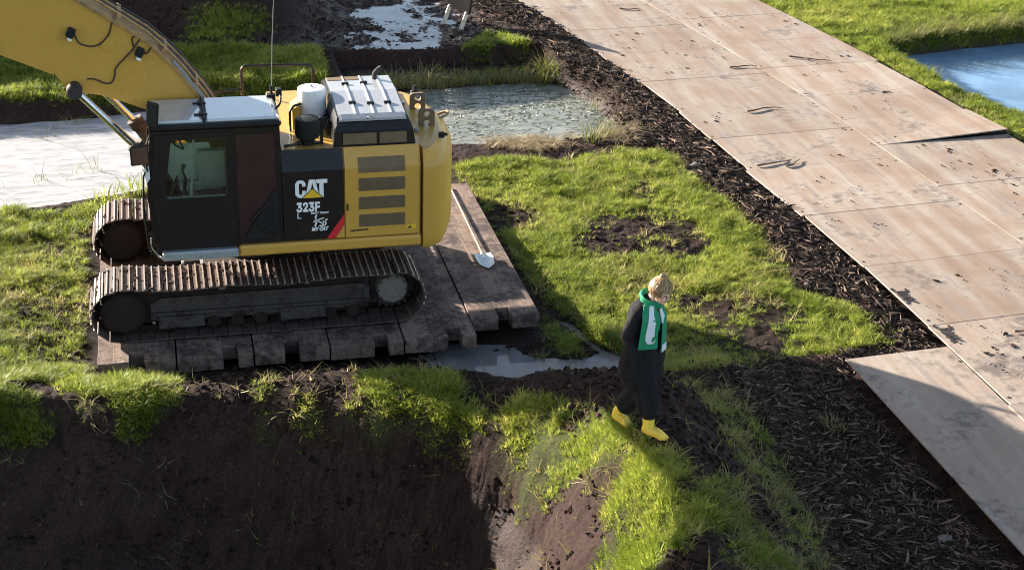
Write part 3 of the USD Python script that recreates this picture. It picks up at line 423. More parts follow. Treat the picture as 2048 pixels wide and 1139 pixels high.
MULCH = {'strip': [(6.52,16.01),(6.4,14.28),(6.96,12.58),(7.03,11.22),(7.11,10.61),(7.31,9.49),(7.51,8.61),(7.59,7.29),(7.21,5.13),(7.89,4.58),(7.95,3.27),(8.19,1.99),(8.14,1.17),(8.15,-0.26),(7.86,-1.23),(8.49,-1.68),(8.79,-2.52),(8.59,-3.07),(7.78,-3.07),(8.12,-3.43),(9.6,-3.47),(9.67,-1.89),(9.47,0.45),(9.29,4.07),(9.1,6.75),(8.17,12.23),(8.03,15.91)],'dark': [(6.75,-3.23),(7.78,-3.07),(7.99,-3.4),(7.93,-5.24),(7.99,-7.59),(7.74,-8.01),(6.9,-8.74),(4.97,-9.12),(5.18,-8.21),(5.46,-6.93),(5.41,-5.84),(5.42,-4.87),(6.0,-3.64)]}
BANKGRASS = {'dk': [(-0.52,11.9),(-0.36,12.69),(0.61,12.91),(1.26,12.99),(1.32,12.5),(0.42,11.88)]}
for d in (TURF, THIN, MULCH, BANKGRASS):
    for k in list(d):
        d[k] = Polygon(d[k]).buffer(0)
        if d[k].geom_type != 'Polygon':
            d[k] = max(d[k].geoms, key=lambda g: g.area)


def inside(poly, x, y, soft=0.18, wob=None):
    s = signed(poly, x, y)
    return sstep(-soft, soft, s + (0 if wob is None else wob))


def cover(x, y, z):
    """turf, mulch, wet in [0, 1] at points of the land."""
    w1 = 0.55 * nz(x, y, 1.3, 11) + 0.45 * nz(x, y, 4.5, 12)
    turf = np.zeros(np.shape(x)); mulch = np.zeros(np.shape(x))
    for k, p in TURF.items():
        turf = np.maximum(turf, inside(p, x, y, 0.16, 0.7 * w1) * (0.55 if k[0] == 'c' else 1.0))
    gaps = np.clip(1.15 + 2.6 * nz(x, y, 0.75, 16, 2) + 1.4 * nz(x, y, 2.4, 17), 0.12, 1)
    tufts = sstep(-0.12, 0.10, nz(x, y, 3.6, 18, 3) + 0.10)
    turf = turf * np.where((y > -3.6) & (y < 4.4), gaps * (0.45 + 0.55 * tufts), np.clip(gaps + .35, 0, 1) * (0.12 + 0.88 * tufts))
    edge = road_left(y)
    turf = np.maximum(turf, sstep(0.15, 0.5, x - edge - 5.75 + 0.5 * w1) * (y > -4))
    far = sstep(0.05, 0.3, 2.45 - x + 0.3 * w1) * sstep(9.0, 9.3, y + 0.3 * w1) * sstep(0.1, -0.2, y - 11.75 + 0.5 * w1)
    turf = np.maximum(turf, far)
    turf = np.maximum(turf, 0.75 * sstep(0.2, 0.4, (x - 2.5)) * sstep(9.2, 9.5, y) * sstep(11.1, 10.7, y) * (x < 7.2))
    turf = np.maximum(turf, 0.8 * inside(BANKGRASS['dk'], x, y, 0.3, 0.6 * w1))
    turf = np.maximum(turf, 0.22 * sstep(4.35, 4.7, x) * sstep(5.9, 5.3, x + 0.4 * w1) * sstep(-4.8, -5.6, y))
    turf = np.maximum(turf, sstep(0.3, 0.0, y - 4.6 - 0.18 * np.clip(x, -6, 8)) * sstep(-3.2, -3.5, x - 0) * (y > -1.8))
    for k, p in THIN.items():
        f = inside(p, x, y, 0.3, 0.7 * w1)
        keep = {'p1': 0.14, 'p2': 0.10, 'p3': 0.42, 'p4': 0.42, 'p5': 0.5}[k] + 0.9 * np.clip(nz(x, y, 2.6, 15), -0.3, 0.5)
        turf = turf * (1 - f) + turf * f * np.clip(keep, 0, 1)
    for p in MULCH.values():
        mulch = np.maximum(mulch, inside(p, x, y, 0.15, 0.5 * w1))
    mulch = np.maximum(mulch, sstep(-0.75, -0.2, x - edge) * (x < edge + 6) * (y > -3.0))
    turf = turf * (1 - mulch) * (1 - inside(PUDDLE, x, y, 0.06)) * (1 - on_mats(x, y)) * sstep(WATER_Z + 0.02, WATER_Z + 0.1, z)
    wet = np.maximum(inside(FLOOD, x, y, 0.5), inside(PUDDLE, x, y, 0.25)); wet = np.maximum(wet, sstep(WATER_Z + 0.25, WATER_Z, z) * 0.8)
    return np.clip(turf, 0, 1), np.clip(mulch, 0, 1), np.clip(wet, 0, 1)


def relief(x, y, z, turf, mulch, wet):
    """Lumps of the ground, added to ground_raw."""
    flat = (1 - on_mats(x, y)) * (1 - on_road(x, y) * 0.9)
    rough = 0.075 * nz(x, y, 2.2, 21, 4) + 0.07 * np.abs(nz(x, y, 6.0, 22, 4)) + 0.035 * nz(x, y, 16.0, 23, 3)
    soil = (1 - turf) * (1 - 0.4 * wet)
    return flat * (rough * (0.55 + 0.8 * soil) + turf * (0.15 * nz(x, y, 1.6, 24) + 0.10 * nz(x, y, 3.6, 27)) + mulch * (0.06 * np.abs(nz(x, y, 8, 25)) + 0.16 * np.abs(nz(x, y, 1.8, 29))) + inside(FLOOD, x, y, 0.4) * (0.17 * nz(x, y, 1.5, 26, 4) + 0.16 * nz(x, y, 4.2, 28, 3)))


def land(x, y):
    z = ground_raw(x, y); t, m, w = cover(x, y, z)
    return z + relief(x, y, z, t, m, w), t, m, w


def grid_mesh(xs, ys):
    X, Y = np.meshgrid(xs, ys, indexing='ij'); Z, t, m, w = land(X.ravel(), Y.ravel())
    n, k = X.shape; i, j = np.meshgrid(np.arange(n - 1), np.arange(k - 1), indexing='ij')
    a = i * k + j; q = np.stack([a, a + k, a + k + 1, a + 1], -1).reshape(-1, 4)
    return np.stack([X.ravel(), Y.ravel(), Z], 1), np.vstack([q[:, [0, 1, 2]], q[:, [0, 2, 3]]]), np.stack([t, m, w], 1), X.shape


GX = np.concatenate([np.arange(-7, -4.5, 0.25), np.arange(-4.5, 10.0, 0.045), np.arange(10.0, 22.01, 0.16)])
GY = np.concatenate([np.arange(-13, -10.8, 0.2), np.arange(-10.8, 6.0, 0.045), np.arange(6.0, 19.01, 0.07)])
gv, gf, gc, gshape = grid_mesh(GX, GY)
LZ = gv[:, 2].reshape(gshape)
# steep dug faces bulge and crumble sideways too
_dx, _dy = np.gradient(LZ, GX, GY); _st = np.clip(np.hypot(_dx, _dy) - 0.55, 0, 1).ravel()
_pp = gv.copy(); _w = 0.22 * (meshkit.fbm(_pp * 2.6 + 9, 4, 91) - 0.5) + 0.10 * np.abs(meshkit.fbm(_pp * 7.0 + 3, 3, 92) - 0.5)
_h = np.hypot(_dx, _dy).ravel() + 1e-6
gv[:, 0] -= _st * _w * _dx.ravel() / _h; gv[:, 1] -= _st * _w * _dy.ravel() / _h
ground = usdkit.mesh(stage, '/World/ground', (gv, gf), LK + 'ground_cover', smooth=True)
UsdGeom.PrimvarsAPI(ground).CreatePrimvar('cover', Sdf.ValueTypeNames.Color3fArray, 'vertex').Set(Vt.Vec3fArray.FromNumpy(gc.astype(np.float32)))
tag(ground.GetPrim(), 'dark peat ground with turf, bare soil and dug banks', 'ground', kind='structure')


def height(x, y):
    """Top of the built ground at points inside the fine sheet."""
    i = np.interp(x, GX, np.arange(len(GX))); j = np.interp(y, GY, np.arange(len(GY)))
    return map_coordinates(LZ, [np.atleast_1d(i), np.atleast_1d(j)], order=1, mode='nearest')


# the land beyond, out to the horizon: a ring that tucks under the fine sheet
R = np.array([0.0, 1, 3, 8, 20, 60, 200, 900])
def ring_land():
    x0, x1, y0, y1 = GX[0], GX[-1], GY[0], GY[-1]
    base = np.vstack([np.stack([np.linspace(x0, x1, 60), np.full(60, y0)], 1)[:-1], np.stack([np.full(60, x1), np.linspace(y0, y1, 60)], 1)[:-1], np.stack([np.linspace(x1, x0, 60), np.full(60, y1)], 1)[:-1], np.stack([np.full(60, x0), np.linspace(y1, y0, 60)], 1)[:-1]])
    c = np.array([(x0 + x1) / 2, (y0 + y1) / 2]); d = (base - c); d /= np.linalg.norm(d, axis=1, keepdims=True)
    V = []
    for r in R:
        p = base + d * r; z = ground_raw(p[:, 0], p[:, 1]) if r < 15 else np.full(len(p), 0.0)
        z = z * max(0, 1 - r / 20) + 0.0
        if r == 0:
            z = height(p[:, 0], p[:, 1])
        V.append(np.column_stack([p, z]))
    v, f = loft(V, caps=False)
    return v, f[:, ::-1]
rv, rf = ring_land()
outer = usdkit.mesh(stage, '/World/far_ground', (rv, rf), LK + 'ground_cover', smooth=True)
UsdGeom.PrimvarsAPI(outer).CreatePrimvar('cover', Sdf.ValueTypeNames.Color3fArray, 'vertex').Set(Vt.Vec3fArray.FromNumpy(np.tile(np.array([[1, 0, 0]], np.float32), (len(rv), 1))))
tag(outer.GetPrim(), 'green fields running out to the horizon', 'ground', kind='structure')


def sheet(poly, z):
    v, f = trimesh.creation.triangulate_polygon(poly, engine='earcut')
    return np.column_stack([v, np.full(len(v), z)]), f


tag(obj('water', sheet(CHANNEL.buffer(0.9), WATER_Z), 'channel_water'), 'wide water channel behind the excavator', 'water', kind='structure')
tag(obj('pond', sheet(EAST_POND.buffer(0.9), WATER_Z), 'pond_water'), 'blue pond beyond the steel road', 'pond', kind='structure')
tag(obj('puddle', sheet(PUDDLE.buffer(0.3), -0.375), 'puddle_water'), 'grey puddle beside the timber mats', 'puddle', kind='structure')
tag(obj('flooded_mud', sheet(FLOOD.buffer(0.3).difference(LOW_BENCH.buffer(0.28)), -0.165), 'flood_water'), 'muddy flooded hollow with pools at the top', 'puddle', kind='structure')

# ------------------------------------------------------------------ steel road plates
rng = np.random.default_rng(7)
COURSES = [-13.4, -11.3, -9.2, -7.2, -5.15, -2.95, -0.95, 1.05, 3.12, 4.75, 6.3, 8.2, 10.1, 12.0, 13.9, 15.8, 17.8, 19.8]
ORD = ['first', 'second', 'third', 'fourth', 'fifth', 'sixth', 'seventh', 'eighth', 'ninth', 'tenth', 'eleventh', 'twelfth', 'thirteenth', 'fourteenth', 'fifteenth', 'sixteenth', 'seventeenth']


def plate_mesh(c, z, dz=(0, 0, 0, 0), th=0.022):
    c = np.asarray(c, float); zz = z + np.asarray(dz, float); b = 0.008
    m = c.mean(0); ins = c + (m - c) / np.linalg.norm(m - c, axis=1, keepdims=True) * b
    return loft([np.column_stack([ins, zz - th]), np.column_stack([c, zz - th + b * .5]), np.column_stack([c, zz - b * .6]), np.column_stack([ins, zz])])


def plate_thing(corners, z, label, mat='road_steel', dz=(0, 0, 0, 0), holes=True, group=None):
    corners = np.asarray(corners, float)
    o = corners.mean(0)
    t = thing('road_plate', label, 'road plate', (o[0], o[1], z), group=group)
    obj('steel_sheet', plate_mesh(corners - o, 0.0, dz), mat, t)
    if holes:       # the burnt lifting holes by the corners
        for k in (0, 2):
            p = (corners[k] - o) * 0.93 if k % 2 else (corners[k] - o) * np.array([0.95, 0.86])
            zc = dz[k] * 0.9 + 0.0015
            obj('lifting_hole', move(lathe([(0.0, 0.0), (0.024, 0.0), (0.024, 0.002), (0.0, 0.002)], 10), (p[0], p[1], zc)), 'black_marking', t)
    return t


OFF = rng.uniform(0.15, 0.75, len(COURSES))
split = 2.92
for k in range(len(COURSES) - 1):
    y0, y1 = COURSES[k], COURSES[k + 1]
    skew = 0.16       # joints run slightly back towards the far right
    off, off1 = OFF[k], OFF[k + 1]
    j, j2 = rng.uniform(-0.05, 0.05), rng.uniform(-0.06, 0.06)
    G = 0.003
    q = lambda u, y, e=0.0: (float(road_left(y)) + u + e, y)
    a = [q(0, y0 + G, j), q(split - G, y0 + G + skew * split * .5), q(split - G, y1 - G + skew * split * .5), q(0, y1 - G, j)]
    b = [q(split + G, y0 + G + skew * split * .5 + off), q(5.75, y0 + G + skew * 5.75 * .5 + off, j2), q(5.75, y1 - G + skew * 5.75 * .5 + off1, j2), q(split + G, y1 - G + skew * split * .5 + off1)]
    z = 0.03 + 0.0025 * (k % 2)
    n = k - 3          # plates before this one are outside the frame
    for side, c, zz in (('left', a, z), ('right', b, z)):
        if side == 'left' and y1 < -7.0 or side == 'right' and y1 < -4.0:
            continue
        lift = (0, 0, 0, 0)
        if side == 'right' and 2.9 < y0 < 3.5:
            lift = (0, 0.10, 0.02, 0)
        lab = f'rusty steel plate, {ORD[n]} from the near end in the {side} row of the road' if n >= 0 else f'rusty steel plate of the {side} row just outside the lower frame edge'
        if lift[1]:
            lab = 'rusty steel plate with its right corner lifted over a dark gap'
        plate_thing(c, zz, lab, 'road_steel' if y0 > -5 else 'road_steel_muddy', lift, group='steel plates of the road')
# two plates laid lengthwise beside the road, half in shade
plate_thing([(7.52, -9.6), (9.02, -9.6), (9.04, -3.52), (7.50, -3.62)], 0.012, 'mud smeared grey steel plate jutting out left of the road into the dark mulch', 'road_steel_muddy')

# painted letters on the edge of the two near left plates
def stroke(pts, w):
    return prism(LineString(pts).buffer(w / 2, cap_style=2), 0, 0.003, 'z')


def painted_mark(x, y, z, ang, s, parts, label):
    t = thing('painted_lettering', label, 'lettering', (x, y, z), math.degrees(ang), group='black letters painted on the road plates')
    for p in parts:
        obj('letter_stroke', stroke(np.array(p) * s, 0.055 * s * 2), 'black_marking', t)


# J, u, K shapes read along the plate's edge
JUK = [[(0.0, 0.55), (0.28, 0.5), (0.28, -0.0), (0.05, -0.12), (-.1, 0.0)], [(0.5, 0.45), (0.52, 0.0), (0.75, 0.02), (0.78, 0.45)], [(0.98, 0.5), (1.0, -0.05)], [(1.36, 0.5), (1.02, 0.2), (1.42, 0.0)]]

# ------------------------------------------------------------------ timber mats under the excavator
def mat_mesh(t, width, length, slots, warp, seed):
    r = np.random.default_rng(seed)
    n = 5; w = width / n
    for i in range(n):
        x0, x1 = i * w + 0.001, (i + 1) * w - 0.001
        z1 = -r.uniform(0, 0.004); y0 = r.uniform(0, 0.008); y1 = length - r.uniform(0, 0.03)
        if i in slots:     # lifting slot sawn in both ends
            obj('timber_beam', box(x0, x1, y0 + 0.26, y1 - 0.26, -0.2 + z1, z1, 0.003), 'mat_timber', t)
        else:
            obj('timber_beam', box(x0, x1, y0, y1, -0.2 + z1, z1, 0.003), 'mat_timber', t)
    for yy in (0.42, length * .33, length * .66, length - 0.42):
        obj('tie_bolt', rod((0.01, yy, -0.1), (width - 0.01, yy, -0.1), 0.014, 8), 'mud_steel', t)


MATS = ['pale timber mat at the left end, its sunlit corner showing past the track', 'second timber mat from the left end, under the front of the track', 'third timber mat from the left end, under the middle of the track', 'fourth timber mat from the left end, under the track beneath the black door',
        'fifth timber mat, muddy, just right of the track and left of the shovel', 'outermost right timber mat with the shovel lying on it']
for k, lab in enumerate(MATS):
    y0 = -2.08 if k < 5 else -1.62
    t = thing('timber_mat', lab, 'timber mat', (-2.14 + k * 0.995, y0, [0.0, -0.012, 0.004, -0.01, -0.004, 0.008][k]), group='timber mats under the excavator')
    mat_mesh(t, 0.975, 5.0, [[2], [3], [2], [3], [3], [2]][k], 0, 40 + k)

# shovel on the right-hand mat
t = thing('shovel', 'long handled shovel with pale blade lying on the outermost timber mat', 'shovel', (3.42, 0.05, 0.0))
hv = bend([(0.0, 0.28, 0.06), (0.02, 0.9, 0.045), (0.06, 3.1, 0.03)], 4, .3)
obj('shaft', tube(hv, 0.0135, 8), 'shovel_wood', t)
bl = [(-.11, 0.30), (.11, 0.30), (.125, 0.18), (.105, -.02), (0.0, -.12), (-.105, -.02), (-.125, 0.18)]
gp = trimesh.creation.extrude_polygon(Polygon(bl).buffer(0.012), 0.006, engine='earcut').subdivide().subdivide()
v = np.asarray(gp.vertices).copy(); v[:, 2] += 0.028 + 1.6 * v[:, 0] ** 2 + 0.08 * np.clip(v[:, 1], 0, 1)
obj('blade', (v, np.asarray(gp.faces)), 'shovel_blade', t)
obj('socket', tube([(0, .16, .045), (0.0, .34, .062)], [.02, .021], 8), 'shovel_blade', t)

# ------------------------------------------------------------------ turf, mulch, clods: uncountable cover, scattered as instances
UsdGeom.Scope.Define(stage, '/World/Looks')


def blade(r, h, w, lean, az, seg=2, x=0, y=0):
    """One bent blade as a tapering strip."""
    t = np.linspace(0, 1, seg + 1); d = np.array([math.cos(az), math.sin(az)]); s = np.array([-d[1], d[0]])
    out = lean * h * t ** 1.7; up = h * (t - 0.35 * lean * t ** 2.4)
    V = []
    for i, k in enumerate(t[:-1]):
        ww = w * (1 - 0.55 * k)
        for q in (-1, 1):
            V.append((x + d[0] * out[i] + s[0] * q * ww / 2, y + d[1] * out[i] + s[1] * q * ww / 2, up[i]))
    V.append((x + d[0] * out[-1], y + d[1] * out[-1], up[-1]))
    F = []
    for i in range(seg - 1):
        a = 2 * i; F += [(a, a + 1, a + 3), (a, a + 3, a + 2)]
    a = 2 * (seg - 1); F.append((a, a + 1, a + 2))
    return np.array(V), np.array(F)


def tuft(seed, n, hmin, hmax, w, spread, lean=(0.3, 1.0), seg=2):
    r = np.random.default_rng(seed); parts = []
    for _ in range(n):
        a = r.uniform(0, 2 * math.pi); q = spread * math.sqrt(r.uniform())
        parts.append(blade(r, r.uniform(hmin, hmax), w * r.uniform(0.7, 1.3), r.uniform(*lean), r.uniform(0, 2 * math.pi) if r.uniform() < .4 else a + r.normal(0, .6), seg, q * math.cos(a), q * math.sin(a)))
    return cat(*parts)


def chip(seed, n=3):
    """A curved splinter of wood or root."""
    r = np.random.default_rng(seed); L = r.uniform(0.08, 0.24); k = r.uniform(-.35, .35)
    p = [(L * (t - .5), L * k * (t - .5) ** 2 * 2, 0.012 + 0.06 * L * r.uniform(0, 1) * t) for t in np.linspace(0, 1, 4)]
    return tube(p, np.array([.5, 1, .9, .4]) * r.uniform(0.005, 0.014), 4)


def clod(seed):
    r = np.random.default_rng(seed + 77); p = r.normal(size=(14, 3)); p /= np.linalg.norm(p, axis=1, keepdims=True)
    return hull(p * r.uniform(0.6, 1.15, (14, 1)) * np.array([1.0, 0.8, 0.6]))


def scatter(name, protos, mat, pos, yaw, scale, tilt=None, label=None, category=None, parent='/World'):
    path = f'{parent}/{name}'
    pi = UsdGeom.PointInstancer.Define(stage, path); rel = pi.CreatePrototypesRel()
    for k, m in enumerate(protos):
        usdkit.mesh(stage, f'{path}/kind/variant_{k:02d}', m, LK + mat, smooth=False); rel.AddTarget(f'{path}/kind/variant_{k:02d}')
    n = len(pos); r = np.random.default_rng(len(name) * 131 + n)
    pi.CreateProtoIndicesAttr(Vt.IntArray.FromNumpy(r.integers(0, len(protos), n).astype(np.int32)))
    pi.CreatePositionsAttr(Vt.Vec3fArray.FromNumpy(np.asarray(pos, np.float32)))
    sc = np.asarray(scale, np.float32); sc = np.repeat(sc[:, None], 3, 1) if sc.ndim == 1 else sc
    pi.CreateScalesAttr(Vt.Vec3fArray.FromNumpy(sc))
    tl = np.zeros(n) if tilt is None else tilt; tz = r.uniform(0, 2 * math.pi, n)
    # yaw about z, then a small tilt about a random horizontal axis
    cz, sz_, ct, st = np.cos(yaw / 2), np.sin(yaw / 2), np.cos(tl / 2), np.sin(tl / 2)
    ax, ay = np.cos(tz), np.sin(tz)
    w = ct * cz; x = st * (ax * cz + ay * sz_); y = st * (ay * cz - ax * sz_); z = ct * sz_
    q = np.stack([x, y, z, w], 1).astype(np.float16)
    pi.CreateOrientationsAttr(Vt.QuathArray([Gf.Quath(float(a[3]), float(a[0]), float(a[1]), float(a[2])) for a in q]))
    return tag(pi.GetPrim(), label, category, kind='stuff')


rng = np.random.default_rng(11)


def throw(x0, x1, y0, y1, per_m2):
    n = int((x1 - x0) * (y1 - y0) * per_m2)
    return rng.uniform(x0, x1, n), rng.uniform(y0, y1, n)


def in_view(x, y, z, m=60):
    """Only what the photograph could show, with a margin."""
    d = np.stack([x, y, z], 1) - CAM; w = d @ _f; px = 1024 + 2969.3 * (d @ _R) / w; py = 569.5 - 2969.3 * (d @ _U) / w
    return (w > 0) & (px > -m * 3) & (px < 2048 + m * 3) & (py > -m) & (py < 1139 + m * 3)


def sample_turf(dens, regions):
    X, Y = [], []
    for (x0, x1, y0, y1, k) in regions:
        a, b = throw(x0, x1, y0, y1, dens * k); X.append(a); Y.append(b)
    x, y = np.concatenate(X), np.concatenate(Y)
    z = height(x, y); keep = in_view(x, y, z); x, y, z = x[keep], y[keep], z[keep]
    gi = np.clip(np.searchsorted(GX, x), 0, len(GX) - 1); gj = np.clip(np.searchsorted(GY, y), 0, len(GY) - 1)
    t = gc.reshape(*gshape, 3)[gi, gj]
    return x, y, z, t


REG = [(-4.5, 5.9, -10.8, -1.7, 1.35), (5.9, 9, -6, -1.7, .8), (-4.5, 9, -1.7, 6, 0.75), (-7, 9, 8.5, 13.5, 0.5), (13, 22, -2, 19, 0.42)]
x, y, z, t = sample_turf(800, REG)
clump = 0.5 + 1.5 * nz(x, y, 1.7, 31) + 0.7 * nz(x, y, 5.0, 32)
p = t[:, 0] ** 1.3 * np.clip(0.35 + clump, 0.1, 1.0)
ok = rng.uniform(size=len(x)) < p
x, y, z, t, clump = x[ok], y[ok], z[ok], t[ok], clump[ok]
sc = (0.55 + 0.75 * np.clip(clump, 0, 1)) * rng.uniform(0.75, 1.25, len(x)) * (0.6 + 0.4 * t[:, 0]) * np.where(y > 8, 1.25, 1.0)
scatter('grass', [tuft(100 + k, 16, 0.05, 0.15, 0.010, 0.045, (0.3, 1.3)) for k in range(8)], 'grass_blade', np.column_stack([x, y, z - 0.012]), rng.uniform(0, 6.28, len(x)), sc, rng.uniform(0, 0.35, len(x)), 'bright green turf over the peat around the excavator and the road', 'grass')
print('grass', len(x))

# withered blades and rootlets hanging on the dug faces
x, y, z, t = sample_turf(45, [(-4.2, 5.9, -10.5, -2.8, 1.0)])
ok = (t[:, 0] < 0.5) & (rng.uniform(size=len(x)) < np.clip(0.3 + 2.0 * nz(x, y, 1.1, 37), 0, 1))
x, y, z = x[ok], y[ok], z[ok]
scatter('withered_blades', [tuft(170 + k, 5, 0.05, 0.16, 0.007, 0.03, (0.8, 2.2)) for k in range(5)], 'dry_blade', np.column_stack([x, y, z]), rng.uniform(0, 6.28, len(x)), rng.uniform(0.5, 1.2, len(x)), rng.uniform(0.2, 1.1, len(x)), 'withered blades and rootlets on the dug peat banks', 'grass')
# drier, paler tufts through the turf
x, y, z, t = sample_turf(70, REG)
ok = rng.uniform(size=len(x)) < (t[:, 0] > 0.12) * np.clip(0.25 + 2.2 * nz(x, y, 0.9, 35), 0.04, 1)
x, y, z = x[ok], y[ok], z[ok]
scatter('dry_grass', [tuft(150 + k, 14, 0.06, 0.19, 0.010, 0.05, (0.4, 1.6)) for k in range(5)], 'dry_blade', np.column_stack([x, y, z - 0.01]), rng.uniform(0, 6.28, len(x)), rng.uniform(0.6, 1.25, len(x)), rng.uniform(0, 0.4, len(x)), 'dry yellowish tufts mixed through the turf', 'grass')
# mulch of root and wood splinters
x, y, z, t = sample_turf(1400, [(4.9, 9.6, -9.5, 4.9, 1.0), (6.2, 9.2, 4.9, 16.5, 0.75), (13.0, 15.5, 2, 16, 0.12), (2.4, 6.6, 11.4, 16.0, 0.25)])
ok = rng.uniform(size=len(x)) < np.maximum(t[:, 1], 0.35 * t[:, 2] * (y > 10)) * (0.35 + 0.65 * (nz(x, y, 3.0, 41) > -0.08))
ok &= ~((x > road_left(y) - 0.02) & (y > -3.5) & (rng.uniform(size=len(x)) < 0.995)) & ~((x > 7.5) & (y < -3.6))
x, y, z = x[ok], y[ok], z[ok]
scatter('mulch', [chip(200 + k) for k in range(14)], 'mulch_chip', np.column_stack([x, y, z + 0.004]), rng.uniform(0, 6.28, len(x)), np.clip(rng.lognormal(-.62, .42, len(x)), 0.2, 1.5), rng.uniform(0, 0.5, len(x)), 'brown root and wood mulch heaped along the steel road', 'mulch')
print('mulch', len(x))

# crumbs and lumps of bare peat
x, y, z, t = sample_turf(1000, [(-4.4, 5.9, -10.8, -1.8, 1.0), (4.2, 9, -3.9, 3.2, 0.5), (-4.5, -2.3, -2, 1.2, 0.8), (-6, 6.5, 10.8, 16, 0.35), (6, 9, 4, 15, 0.3)])
ok = (rng.uniform(size=len(x)) < np.clip(1 - t[:, 0] * 1.2, 0, 1) * np.clip(0.30 + 1.6 * nz(x, y, 1.4, 51), 0.04, 1)) & (signed(PUDDLE, x, y) < 0.05)
x, y, z = x[ok], y[ok], z[ok]
s = np.clip(rng.lognormal(-4.15, 0.6, len(x)), 0.005, 0.075)
scatter('peat_crumbs', [clod(k) for k in range(8)], 'soil_clod', np.column_stack([x, y, z + 0.2 * s]), rng.uniform(0, 6.28, len(x)), s, rng.uniform(0, 0.8, len(x)), 'crumbs and lumps of dark peat on the bare banks', 'soil')
print('crumbs', len(x))

# reed scraps drifting on the right-hand half of the channel
x, y = throw(3.2, 7.6, 5.7, 9.8, 250)
s_ = signed(CHANNEL, x, y)
ok = (s_ > 0.1) & (rng.uniform(size=len(x)) < sstep(3.6, 5.2, x + 0.5 * (y - 7.5) * 0.3 + 1.4 * nz(x, y, 1.2, 61)) * np.clip(0.45 + 1.8 * nz(x, y, 2.2, 62), 0.08, 1))
x, y = x[ok], y[ok]
scatter('floating_scraps', [move(chip(300 + k), (0, 0, -0.012), s=1.0) for k in range(10)], 'float_bits', np.column_stack([x, y, np.full(len(x), WATER_Z + 0.003)]), rng.uniform(0, 6.28, len(x)), np.column_stack([rng.uniform(0.25, 0.9, len(x)), rng.uniform(0.6, 1.8, len(x)), np.full(len(x), 0.35)]), None, 'scraps of reed and weed floating on the channel', 'weed')
# crumbs of dirt dropped on the plates
x, y = throw(8.0, 14.6, -8, 15.5, 26)
ok = (nz(x, y, 0.8, 71) + 0.6 * nz(x, y, 3.0, 72) > 0.11) & (x > road_left(y) + 0.1) & (x < road_left(y) + 5.6)
x, y = x[ok], y[ok]
scatter('dropped_dirt', [clod(20 + k) for k in range(5)] + [chip(400 + k) for k in range(3)], 'soil_clod', np.column_stack([x, y, np.full(len(x), 0.045)]), rng.uniform(0, 6.28, len(x)), np.clip(rng.lognormal(-4.2, 0.6, len(x)), 0.006, 0.05)[:, None] * np.array([1.6, 1, 0.4]), None, 'crumbs of dark soil dropped on the steel road', 'soil')
# straw and cut reed along the near shore of the channel
x, y = throw(3.9, 7.4, 4.6, 5.9, 330)
z = height(x, y); ok = (z > WATER_Z) & (signed(CHANNEL, x, y) > -0.75 + 0.5 * nz(x, y, 2, 81)) & (nz(x, y, 1.7, 82) + 0.5 * nz(x, y, 5.0, 83) > 0.03) & (x > 4.4)
x, y, z = x[ok], y[ok], z[ok]
scatter('cut_reed', [tuft(600 + k, 9, 0.10, 0.26, 0.012, 0.06, (1.4, 2.4)) for k in range(6)], 'straw_blade', np.column_stack([x, y, z]), rng.uniform(0, 6.28, len(x)), rng.uniform(0.7, 1.3, len(x)), None, 'dry straw of cut reed along the near shore of the channel', 'straw')

# ------------------------------------------------------------------ reeds and tussocks, each one a plant
def reed_clump(seed, n, h0, h1, w, spread, lean):
    return tuft(seed, n, h0, h1, w, spread, lean, 3)


def plant(name, label, x, y, mesh, mat, group=None, z=None, cat_='plant', stems=None):
    z = float(height(x, y)[0]) if z is None else z
    t = thing(name, label, cat_, (x, y, z), group=group)
    obj('blades', mesh, mat, t)
    if stems is not None:
        obj('dry_stems', stems, 'straw_blade', t)
    return t


for k, (x, y, lab, h, n, sp) in enumerate([
        (7.09, 10.35, 'big bright tussock of arching sedge at the far corner of the channel', 0.62, 150, 0.30),
        (7.40, 8.05, 'tall pale reed tuft standing in the channel beside the mulch bank', 0.85, 26, 0.16),
        (6.98, 5.75, 'yellow green reed tuft at the near corner of the channel below the mulch', 0.70, 60, 0.26),
        (7.05, 6.45, 'sparse reed tuft leaning over the water at the right end of the channel', 0.65, 22, 0.16),
        (6.62, 5.35, 'low yellow sedge tuft on the near shore beside the mulch', 0.42, 60, 0.22),
        (6.78, -4.88, 'small lone yellowish grass tuft in the dark mulch', 0.20, 60, 0.16),
        (-2.88, 8.75, 'weedy dark tuft on the far shore left of the boom cylinder', 0.45, 70, 0.25),
        (-2.1, 3.95, 'rough grass tuft at the near shore in front of the cab', 0.40, 60, 0.25),
        (-1.65, 4.35, 'rough grass tuft at the near shore hugging the left of the cab', 0.42, 60, 0.22)]):
    plant('sedge_tuft', lab, x, y, reed_clump(700 + k, n, 0.4 * h, h, 0.016, sp, (0.3, 1.1)), 'reed_blade' if k in (0, 1, 2, 3, 4, 5) else 'grass_blade', stems=reed_clump(720 + k, 8, .5 * h, h, 0.009, sp, (0.1, 0.6)))
WHERE = ['leftmost', 'second from the left', 'third from the left', 'fourth from the left', 'fifth from the left', 'sixth from the left', 'seventh from the left', 'eighth from the left', 'rightmost']
for k, (x, y) in enumerate([(3.1, 9.75), (3.65, 9.95), (4.15, 9.85), (4.62, 9.9), (5.1, 10.0), (5.55, 9.95), (5.98, 10.0), (6.36, 9.95), (6.72, 9.9)]):
    plant('reed_clump', f'reed clump {WHERE[k]} in the row under the peat face', x, y, reed_clump(740 + k, 95, 0.15, 0.42 if k != 2 else .7, 0.016, 0.30, (0.2, 1.1)), 'reed_blade', 'reeds along the far shore', stems=reed_clump(760 + k, 8, 0.3, 0.6, 0.008, .2, (0.1, .7)))
